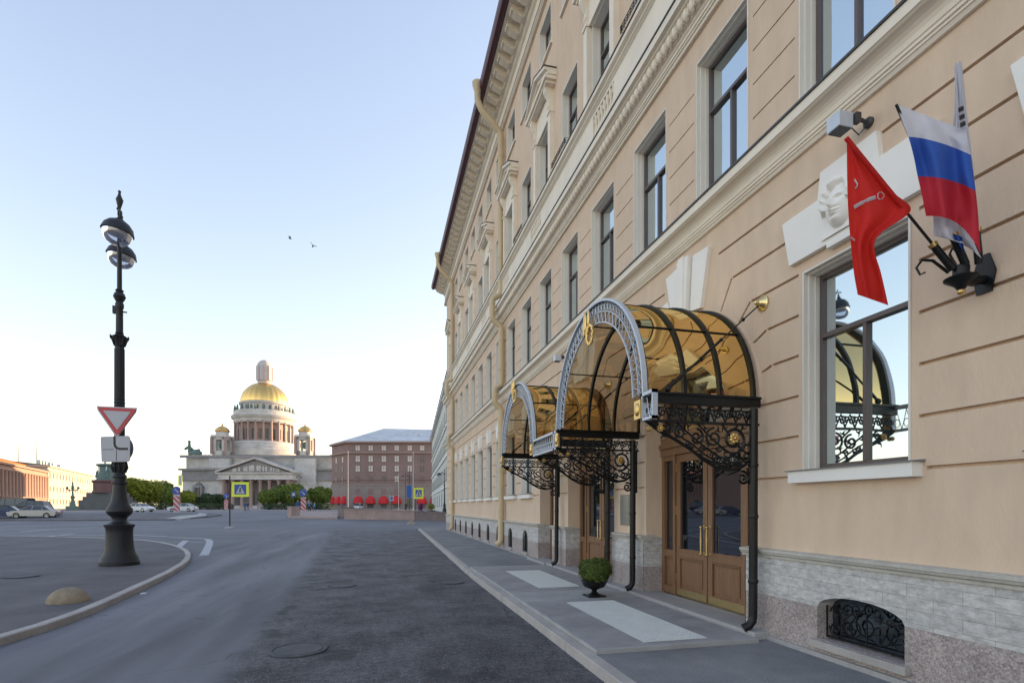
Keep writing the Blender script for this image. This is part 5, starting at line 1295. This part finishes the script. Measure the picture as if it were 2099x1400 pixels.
for x,y,dx in ((-1.1,.3,-.1),(-1.0,-.3,.1),(1.1,.3,.5),(1.1,-.3,.9)): b.tube([(x,y,zb+1.9),(x+dx*.5,y,zb+1.1),(x+dx*.3,y,zb+ (0 if dx<.4 else .6))],.2,6,taper=lambda t:1-.5*t)
b.tube([(-1.4,0,zb+2.3),(-1.9,0,zb+1.8),(-2.0,0,zb+1.0)],.16,6); b.tube([(.1,0,zb+2.7),(.1,0,zb+3.6),(.15,0,zb+4.2)],.34,8,taper=lambda t:1-.35*t); b.ball((.18,0,zb+4.45),.24,8,6)
for s in (-1,1): b.tube([(.1,s*.4,zb+2.7),(.4,s*.6,zb+2.2),(.3,s*.6,zb+1.5)],.17,6); b.tube([(.1,s*.35,zb+3.8),(.5,s*.4,zb+3.4),(.9,s*.1,zb+3.3)],.11,6)
b.build('horse_and_rider','bronze_green',e)
f,r=frame(149,120); e=empty('candelabrum','dark bronze sculptural candelabrum standing before the cream building','monument',f,r); k=120/F
b=MB(); H=HC+(1038-985)*k-f.z; b.box((-.9,-.9,0),(.9,.9,1.0)); b.lathe([(.6,1.0),(.5,1.6),(.25,2.4),(.45,3.0),(.2,3.4),(.15,H*.7),(.35,H*.75),(.1,H*.8),(.18,H*.9),(0,H)],n=10); b.tube([(-1.3,0,H*.72),(-.6,0,H*.66),(0,0,H*.7),(.6,0,H*.66),(1.3,0,H*.72)],.12,6)
for s in (-1,0,1): b.ball((s*1.25,0,H*.76+.3*(s==0)),.28,8,6)
b.build('stem','bronze_green',e)
# ---- birds
for i,(px,py,lab) in enumerate(((594,489,'small dark bird in the sky, the higher and left one'),(641,505,'small dark bird in the sky, the lower and right one'))):
    p=at(px,py,60); e=empty('bird',lab,'bird',p); b=MB(); b.ball((0,0,0),(.16,.07,.06),8,6); b.ball((.17,0,.02),.045,6,4); b.prism([(-.30,-.04,0),(-.30,.04,0),(-.12,.0,0)],(0,0,.012))
    for s in (-1,1): b.prism([(.08,s*.04,.03),(-.08,s*.04,.03),(-.12,s*.26,.20),(-.20,s*.46,.10),(-.02,s*.24,.22)],(0,0,.012))
    b.build('body','bird',e,fixn=True); e.rotation_euler=(.5,.3,i*1.4+.5)
# ================================================================ far buildings
def facing(px, z): return frame(px, z)
# ---- cathedral
CZ=358.0; f,r=frame(541,CZ); k=CZ/F
cath=empty('cathedral','great grey stone cathedral with golden dome, colonnaded drum and pillared portico','cathedral',f,r)
def X(px): return (px-541)*k
def Zc(py): return HC+(1038-py)*k-f.z
def cb(b,m,name,par=None,**kw): return b.build(name,m,par or cath,**kw)
b=MB()
b.box((X(375),0,0),(X(700),70,Zc(965))); b.box((X(378),2,Zc(965)),(X(700),66,Zc(935))); b.box((X(352),12,0),(X(375),58,Zc(985)))
b.box((X(433),-3,0),(X(475),0,Zc(940))); b.box((X(608),-3,0),(X(650),0,Zc(940)))
cb(b,'cath_stone','nave')
b=MB()
for y0,y1,o in ((985,976,1.2),(976,962,.5),(964,960,2.0),(938,933,1.4)):
    b.box((X(375)-o,-o,Zc(y0)),(X(700),-.02,Zc(y1))); 
    b.box((X(433)-o,-3-o,Zc(y0)),(X(475),-3.02,Zc(y1))) if y1!=933 else None
b.box((X(350),10,Zc(985)),(X(374),60,Zc(978)))
cb(b,'cath_dark','entablature')
# niche windows
b=MB()
for px,w,y0,y1 in ((408,9,1033,1003),):
    P=[(X(px-w/2),-.5,Zc(y0)),(X(px+w/2),-.5,Zc(y0)),(X(px+w/2),-.5,Zc(y1))]+[(X(px)+w/2*k*math.cos(t),-.5,Zc(y1)+w/2*k*math.sin(t)) for t in [PI*i/8 for i in range(1,8)]]+[(X(px-w/2),-.5,Zc(y1))]
    b.prism(P,(0,.4,0))
o=cb(b,'window_dark','side_portal',fixn=True)
b=MB(); b.box((X(398),-2,Zc(1000)),(X(418),-.01,Zc(997))); b.prism([(X(397),-2,Zc(997)),(X(419),-2,Zc(997)),(X(408),-2,Zc(988))],(0,2,0))
for px in (400,416): b.lathe([(1.0,0),(.9,Zc(1000))],(X(px),-1.3,0),10)
cb(b,'cath_dark','portal_frame',par=o,fixn=True)
# portico
b=MB(); b.box((X(470),-14,Zc(985)),(X(615),0,Zc(972))); b.box((X(468),-15,Zc(985)),(X(617),-14,Zc(983))); b.box((X(467),-15.2,Zc(973.5)),(X(618),0,Zc(971)))
b.box((X(472),-13,0),(X(613),0,Zc(1036)))
pt=cb(b,'cath_stone','portico')
b=MB(); b.prism([(X(474),-13.2,Zc(971)),(X(611),-13.2,Zc(971)),(X(543),-13.2,Zc(946))],(0,13,0)); ty=cb(b,'cath_dark','tympanum',par=pt,fixn=True)
b=MB()
for s in (0,1):
    xa=X(466) if s==0 else X(620)
    b.prism([(xa,-15.2,Zc(971)),(xa,-15.2,Zc(967.5)),(X(543),-15.2,Zc(940.5)),(X(543),-15.2,Zc(944.5))],(0,15.2,0))
cb(b,'cath_stone','raking_cornice',par=pt,fixn=True)
b=MB(); rd=random.Random(2)
for i in range(26):
    t=rd.uniform(-.8,.8); hh=(1-abs(t))*6; b.ball((X(543)+t*19,-13.4,Zc(970)+.8+hh*.3),(.7,.4,.9+hh*.22),6,5)
cb(b,'cath_stone','relief_figures',par=pt)
me=MB().lathe([(1.35,0),(1.35,.8),(1.12,1.2),(1.08,Zc(985)*.5),(.92,Zc(985)-2.2),(1.3,Zc(985)-1.4),(1.4,Zc(985)-.1)],n=14).mesh('column','cath_column')
for i in range(8): inst('column',me,cath,(X(479)+i*(X(606)-X(479))/7,-12.4,0))
for i in range(3): 
    for j in (0,7): inst('column',me,cath,(X(479)+j*(X(606)-X(479))/7,-8.4+i*0 if i==0 else -4.6,0)) if i<2 else None
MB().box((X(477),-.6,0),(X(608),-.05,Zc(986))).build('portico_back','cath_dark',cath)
b=MB()
for px in (497,519,543,567,590): b.box((X(px-4),-.9,Zc(1036)),(X(px+4),-.62,Zc(1006)))
b.build('door','window_dark',cath)
# left (west) portico seen from the side, with bronze figures
b=MB(); b.box((X(349),12,Zc(985)),(X(375),58,Zc(968))); b.prism([(X(352),12,Zc(968)),(X(352),58,Zc(968)),(X(352),35,Zc(945))],(X(376)-X(352),0,0)); cb(b,'bronze_green','west_pediment',fixn=True)
for i in range(4): inst('column',me,cath,(X(353)+.0,14+i*12,0))
b=MB(); b.lathe([(3.0,0),(2.4,2),(1.2,4),(.6,6),(0,8)],(X(362),20,Zc(968)+4),8,cap=False)
cx=X(380); b.ball((cx+3,6,Zc(934)+2.2),(5,2,2.4),10,6); b.tube([(cx,6,Zc(934)),(cx-1,6,Zc(934)+6),(cx-1,6,Zc(934)+9)],1.5,7,taper=lambda t:1-.5*t); b.ball((cx-1,6,Zc(934)+10),1.0,8,6); b.tube([(cx-4,6,Zc(934)+5),(cx-1,6,Zc(934)+7),(cx+2,6,Zc(934)+4),(cx+6,6,Zc(934)+4.5)],.8,6)
cb(b,'bronze_green','roof_sculpture')
b=MB()
for px in range(392,436,8): b.box((X(px),1,Zc(935)),(X(px+4),4,Zc(931.5)))
cb(b,'cath_stone','attic_blocks')
k=(CZ+33)/F; DX,DY=(542.5-1049.5)*k-(541-1049.5)*CZ/F,33.0
def ringlathe(prof,m,name,n=48,**kw): return MB().lathe([(r_*k,Zc(y)) for r_,y in prof],(DX,DY,0),n).build(name,m,cath,**kw)
ringlathe([(66,938),(66,926),(62,924),(62,919),(60,917),(60,912),(57,909)],'cath_stone','drum_base')
ringlathe([(47,911),(47,868)],'cath_column','drum_wall')
cm=MB().lathe([(1.0,0),(1.0,.5),(.85,.8),(.72,Zc(869)-Zc(909)-1),(1.0,Zc(869)-Zc(909))],n=10).mesh('drum_column','cath_column')
for i in range(24):
    q=2*PI*(i+.5)/24; inst('drum_column',cm,cath,(DX+54.5*k*math.cos(q),DY+54.5*k*math.sin(q),Zc(909)))
b=MB()
for i in range(24):
    q=2*PI*i/24; u=Vector((math.cos(q),math.sin(q),0)); w=Vector((-u.y,u.x,0)); c=Vector((DX,DY,0))+u*47.3*k
    P=[c+w*s*1.1+UP*Zc(y) for s,y in ((-1,904),(1,904),(1,884),(-1,884))]; b.prism(P,-u*.3)
b.build('drum_windows','window_dark',cath,fixn=True)
ringlathe([(55,872),(57,869),(57,865),(61,862),(62,858),(60,856),(57,855),(57,848),(56,847)],'cath_stone','colonnade_entablature')
sm_=MB().lathe([(.9,0),(.8,1.5),(.5,3),(.3,3.6),(0,4)],(0,0,0),6,cap=False).mesh('drum_statue','bronze_green')
for i in range(24):
    q=2*PI*(i+.5)/24; inst('drum_statue',sm_,cath,(DX+55*k*math.cos(q),DY+55*k*math.sin(q),Zc(847)))
ringlathe([(45,850),(45,834),(47,833),(47.5,829),(45,828)],'cath_stone','upper_drum')
b=MB()
for i in range(24):
    q=2*PI*(i+.5)/24; u=Vector((math.cos(q),math.sin(q),0)); w=Vector((-u.y,u.x,0)); c=Vector((DX,DY,0))+u*45.3*k
    P=[c+w*s*.85+UP*Zc(y) for s,y in ((-1,846),(1,846),(1,838),(.6,836.5),(-.6,836.5),(-1,838))]; b.prism(P,-u*.3)
b.build('upper_drum_windows','window_dark',cath,fixn=True)
R_=44.5*k; Hd=Zc(785)-Zc(829)
b=MB(); n=96; V=[]; m_=16
for j in range(m_+1):
    t=j/m_*PI/2*.93
    for i in range(n):
        q=2*PI*i/n; rr=R_*math.cos(t)*(1+(.022 if i%4==0 else (.006 if i%4 in(1,3) else -.004))); V.append((DX+rr*math.cos(q),DY+rr*math.sin(q),Zc(829)+Hd*math.sin(t)))
b.add(V,[(j*n+i,j*n+(i+1)%n,(j+1)*n+(i+1)%n,(j+1)*n+i) for j in range(m_) for i in range(n)],True)
b.build('golden_dome','gold_leaf',cath,angle=180)
ringlathe([(14,790),(13,784),(12,783),(15,781),(15,762),(15,752),(12.5,745),(8,740.5),(3,738.5),(0,738)],'scaffold_wrap','lantern',n=20)
b=MB()
for i in range(10):
    q=2*PI*i/10; b.tube([(DX+15.2*k*math.cos(q),DY+15.2*k*math.sin(q),Zc(781)),(DX+15.2*k*math.cos(q),DY+15.2*k*math.sin(q),Zc(752))],.28,4)
b.build('lantern_ribs','cath_column',cath)
k=(CZ+8)/F
for px,dy in ((455,4.0),(625,4.0)):
    b=MB(); hw=13.2*k; x=(px-1049.5)*k-(541-1049.5)*CZ/F; zb,zt=Zc(935),Zc(897)
    for sx in (-1,1):
        for sy in (-1,1): b.box((x+sx*hw,dy+hw+sy*hw,zb),(x+sx*hw*.45,dy+hw+sy*hw*.45,zt))
    b.box((x-hw,dy,zb),(x+hw,dy+2*hw,Zc(925))); b.box((x-hw,dy,Zc(902)),(x+hw,dy+2*hw,zt)); b.box((x-hw*1.18,dy-hw*.18,zt),(x+hw*1.18,dy+hw*2.18,Zc(893))); b.lathe([(hw*.95,Zc(893)),(hw*.9,Zc(885)),(hw*.7,Zc(883))],(x,dy+hw,0),20)
    t=b.build('bell_tower','cath_stone',cath)
    for sx in (-1,1):
        for sy in (-1,1): MB().lathe([(1.0,zb+1),(.9,zt)],(x+sx*hw*1.08,dy+hw+sy*hw*1.08,0),8).build('tower_column','cath_column',t)
    MB().lathe([(13*k*1.05,Zc(885)),(13*k*1.08,Zc(883)),(12*k*.98,Zc(879)),(8*k*.85,Zc(875)),(3*k,Zc(873.5)),(1.2*k,Zc(872)),(1.6*k,Zc(870)),(.3*k,Zc(868)),(.3*k,Zc(862)),(0,Zc(861))],(x,dy+hw,0),24,cap=False).build('gold_cap','gold_leaf',t)
    MB().ball((x,dy+hw,Zc(913)),(2.0,2.0,2.6),10,8).build('bell','bronze_green',t)
# ---- brown hotel with red awnings
AZ=190.0; f,r=frame(713,AZ); k=AZ/F
ast=empty('brown_hotel','large dark brown six-storey hotel with pale windows, grey metal roof and round red awnings','building',f,r)
def X(px): return (px-713)*k
def Zc(py): return HC+(1038-py)*k-f.z
XR=X(1150)  # unseen right part, extended to keep low sun off the square
front=MB(); front.prism([(X(713),0,0),(XR,0,0),(XR,40,0),(-9.0,40,0),(-9.0,10,0)],(0,0,Zc(906))); front.build('wall','astoria_brown',ast,fixn=True)
MB().prism([(X(713)-.25,-.35,0),(XR,-.35,0),(XR,1,0),(-8.7,11.6,0),(-9.4,9.8,0)],(0,0,Zc(993))).build('stone_base','astoria_base',ast,fixn=True)
def band(y0,y1,o,name,m): MB().prism([(X(713)-o*.6,-o,Zc(y0)),(XR,-o,Zc(y0)),(XR,30,Zc(y0)),(-9-o,30,Zc(y0)),(-9-o,9.8,Zc(y0))],(0,0,Zc(y1)-Zc(y0))).build(name,m,ast,fixn=True)
band(908,904.5,1.0,'eaves_cornice','astoria_trim'); band(929,926.5,.7,'upper_cornice','astoria_trim'); band(995,992,.5,'base_cornice','astoria_base'); band(983.5,982.5,.3,'sill_band','astoria_brown')
b=MB(); P=[(X(712)-.8,-.8,Zc(904.4)),(XR,-.8,Zc(904.4)),(XR,40,Zc(904.4)),(-9.8,40,Zc(904.4)),(-9.8,9.6,Zc(904.4))]
Q=[(X(770),12,Zc(868)),(XR,12,Zc(877)),(XR,30,Zc(877)),(X(765),30,Zc(868)),(X(738),22,Zc(884))]
b.add(P+Q,[(0,1,6,5),(1,2,7,6),(2,3,8,7),(3,4,9,8),(4,0,5,9),(5,6,7,8,9)]); rf=b.build('roof','slate_roof',ast,fixn=True)
b=MB()
for px in (745,775,800,826,850): b.box((X(px),6,Zc(893)),(X(px)+.8,7,Zc(886)))
b.build('chimney','astoria_trim',rf)
def winmesh(w,h,m='window_lit_reflection'):
    a=MB(); a.box((-w/2,-.06,0),(w/2,.0,h)); g=MB(); t=.09*w
    fr=MB(); fr.box((-w/2-.12,-.09,-.15),(w/2+.12,-.065,-.0)); fr.box((-t*.6,-.10,0),(t*.6,-.065,h)); fr.box((-w/2,-.10,h*.58),(-t*.6,-.065,h*.64)); fr.box((t*.6,-.10,h*.58),(w/2,-.065,h*.64))
    fr.box((-w/2-.14,-.09,0),(-w/2,-.065,h)); fr.box((w/2,-.09,0),(w/2+.14,-.065,h)); return a.mesh('window',m),fr.mesh('frame','astoria_brown')
wm=winmesh(1.45,1.95); wd=winmesh(1.45,1.95,'window_dark')
cols=[733.5,760,787,813.5,840,865.5,892]
for y,hh in ((923,.75),(946,.9),(966,.9),(987,.86)):
    for i,c in enumerate(cols):
        darkw=(y==987 and i not in(3,)) or (i>=5 and y in(946,966))
        a,fr_=wd if darkw else wm
        o=inst('window',a,ast,(X(c),-.02,Zc(y))); inst('frame',fr_,o); o.scale=(1,1,hh+.1)
for y in (946,966,987):
    for t in (.3,.7):
        o=inst('window',wd[0] if y!=946 else wm[0],ast,(-9*t-.05,10*t-.06,Zc(y)),rz=math.atan2(-10,9)); o.scale=(.6,1,.95)
for i,c in enumerate(cols): MB().box((X(c)-.9,-.38,Zc(1013)),(X(c)+.9,-.36,Zc(1001))).build('mezzanine_window','astoria_brown',ast); MB().box((X(c)-1.1,-.40,Zc(1040)),(X(c)+1.1,-.36,Zc(1021))).build('shop_window','window_dark',ast)
am=MB().grid(lambda u,v:(1.75*math.cos(PI*u)*math.cos(v*PI/2),-1.5*math.sin(PI*u)*math.cos(v*PI/2)*1.0,2.4*math.sin(v*PI/2)),14,7); am.prism([(1.75*math.cos(PI*i/14),-1.5*math.sin(PI*i/14),-.35) for i in range(15)],(0,0,.35)); amm=am.mesh('awning','awning_red')
for c in [735,760,786.5,813,865,892]: inst('awning',amm,ast,(X(c),-.36,Zc(1030)))
for t in (.15,.48,.82): inst('awning',amm,ast,(-9*t-.3,10*t-.3,Zc(1030)),rz=math.atan2(-10,9))
# ---- pale end house beyond the hotel
p0=Vector((8.3,57,0)); p1=Vector((13.4,141,0)); d=(p1-p0); Lh=d.length; d.normalize()
g0=gz(p0.x,p0.y)
wh=empty('end_house','pale whitish house seen edge-on between the brown hotel and the beige hotel','building',(p0.x,p0.y,g0),math.atan2(d.y,d.x))
MB().box((0,-60,-1),(Lh,0,18.6)).build('wall','white_house',wh)  # hidden depth stretched back to block low sun through the street gap
b=MB()
for z,o in ((4.2,.15),(8.6,.2),(13,.2),(18.2,.6)): b.box((-.3,.0,z),(Lh,o,z+.35))
b.build('string_course','white_plain',wh)
b=MB(); b.prism([(-.4,.7,18.6),(-.4,-60.5,18.6),(-.4,-30,22)],(Lh+.5,0,0)); b.build('roof','far_dark',wh,fixn=True)
a=MB().box((-.55,0,0),(.55,.04,2.0)); a.box((-.7,.0,-.15),(.7,.12,-.02)); wmm=a.mesh('window','far_dark')
for z in (1.6,5.4,9.8,14.0):
    for i in range(20): 
        if len([1])and(z!=1.6 or i%2==0): inst('window',wmm,wh,(2.2+i*4.1,0.0,z))
# ---- left: brown colonnade building and cream building
def longhouse(name,label,pa,pb,za,zb,ytop_a,m,mroof,rows,nwin,colon=False,roof_h=3.0):
    A_=at(pa,1038,za); B_=at(pb,1038,zb); A_.z=B_.z=0; d=B_-A_; L=d.length; d.normalize(); g=gz(A_.x,A_.y)
    H=HC+(1038-ytop_a)*za/F-g
    e=empty(name,label,'building',(A_.x,A_.y,g),math.atan2(d.y,d.x))
    MB().box((0,0,-1),(L,30,H)).build('wall',m,e)
    b=MB(); b.box((-.5,-.8,H-.1),(L+.5,30,H+.5)); b.box((-.3,-.5,H-1.6),(L+.3,0,H-1.2)); b.box((-.3,-.4,3.6),(L+.3,0,4.0)); b.build('cornice',m,e)
    MB().prism([(-.5,-.6,H+.5),(-.5,30,H+.5),(-.5,14,H+.5+roof_h)],(L+1,0,0)).build('roof',mroof,e,fixn=True)
    if colon:
        cmn=MB().lathe([(.62,0),(.55,1),(.50,H-6),(.7,H-5.6)],n=10).mesh('column',m); n=int(L/3.1)
        for i in range(n): inst('column',cmn,e,(1.5+i*3.1,-.35,4.0))
        gm=MB().box((-.75,-.05,0),(.75,.02,H-6.4)).mesh('dark_bay','palace_groove')
        for i in range(n-1): inst('dark_bay',gm,e,(3.05+i*3.1,-.01,4.2))
        gw_=MB().box((-.5,-.08,0),(.5,.0,1.5)).mesh('window','window_dark')
        for i in range(0,n-1): inst('window',gw_,e,(3.05+i*3.1,-.01,1.2))
    else:
        wn=MB().box((-.55,-.06,0),(.55,.0,1.9)).mesh('window','window_dark'); fr_=MB().box((-.75,-.12,-.25),(.75,-.0,-.05)).mesh('sill',m)
        for z in rows:
            for i in range(nwin): o=inst('window',wn,e,((i+.6)*L/nwin,-.0,z)); inst('sill',fr_,o)
    return e,H,L
bh_,H1,L1=longhouse('colonnade_building','pinkish-brown building with a row of columns and roof coloured sunlit orange at the left edge','a' and -90,96.5,128,196,932,'palace_brown','roof_sunlit_orange',[],0,True,3.6)
ch_,H2,L2=longhouse('cream_building','long cream building with three rows of windows, right of the brown colonnade building',98,190,198,262,956,'palace_cream','far_dark',(1.8,6.6,11.6),16,False,1.6)
for x in (4,7.5,11,16,20,30): MB().box((x,3,H2+.6),(x+1.1,4.2,H2+2.6)).build('chimney','white_house',ch_)
b=MB(); b.box((L1-42,4,H1+.5),(L1-8,20,H1+2.2)); b.prism([(L1-42,3.6,H1+2.2),(L1-8,3.6,H1+2.2),(L1-12,9,H1+3.8),(L1-38,9,H1+3.8)],(0,9,0)); b.build('attic_storey','roof_sunlit_orange',bh_,fixn=True)
for px,top,base,lab in ((38,908,945,'thin lattice mast rising behind the brown colonnade building'),(75.5,895,950,'taller thin mast rising behind the meeting of the brown and cream buildings')):
    p=at(px,1038,420); Ht=HC+(1038-top)*420/F; tag(MB().lathe([(.5,0),(.4,Ht*.7),(.12,Ht)],n=6).build('radio_mast','sign_back',loc=(p.x,p.y,0)),lab,'mast')
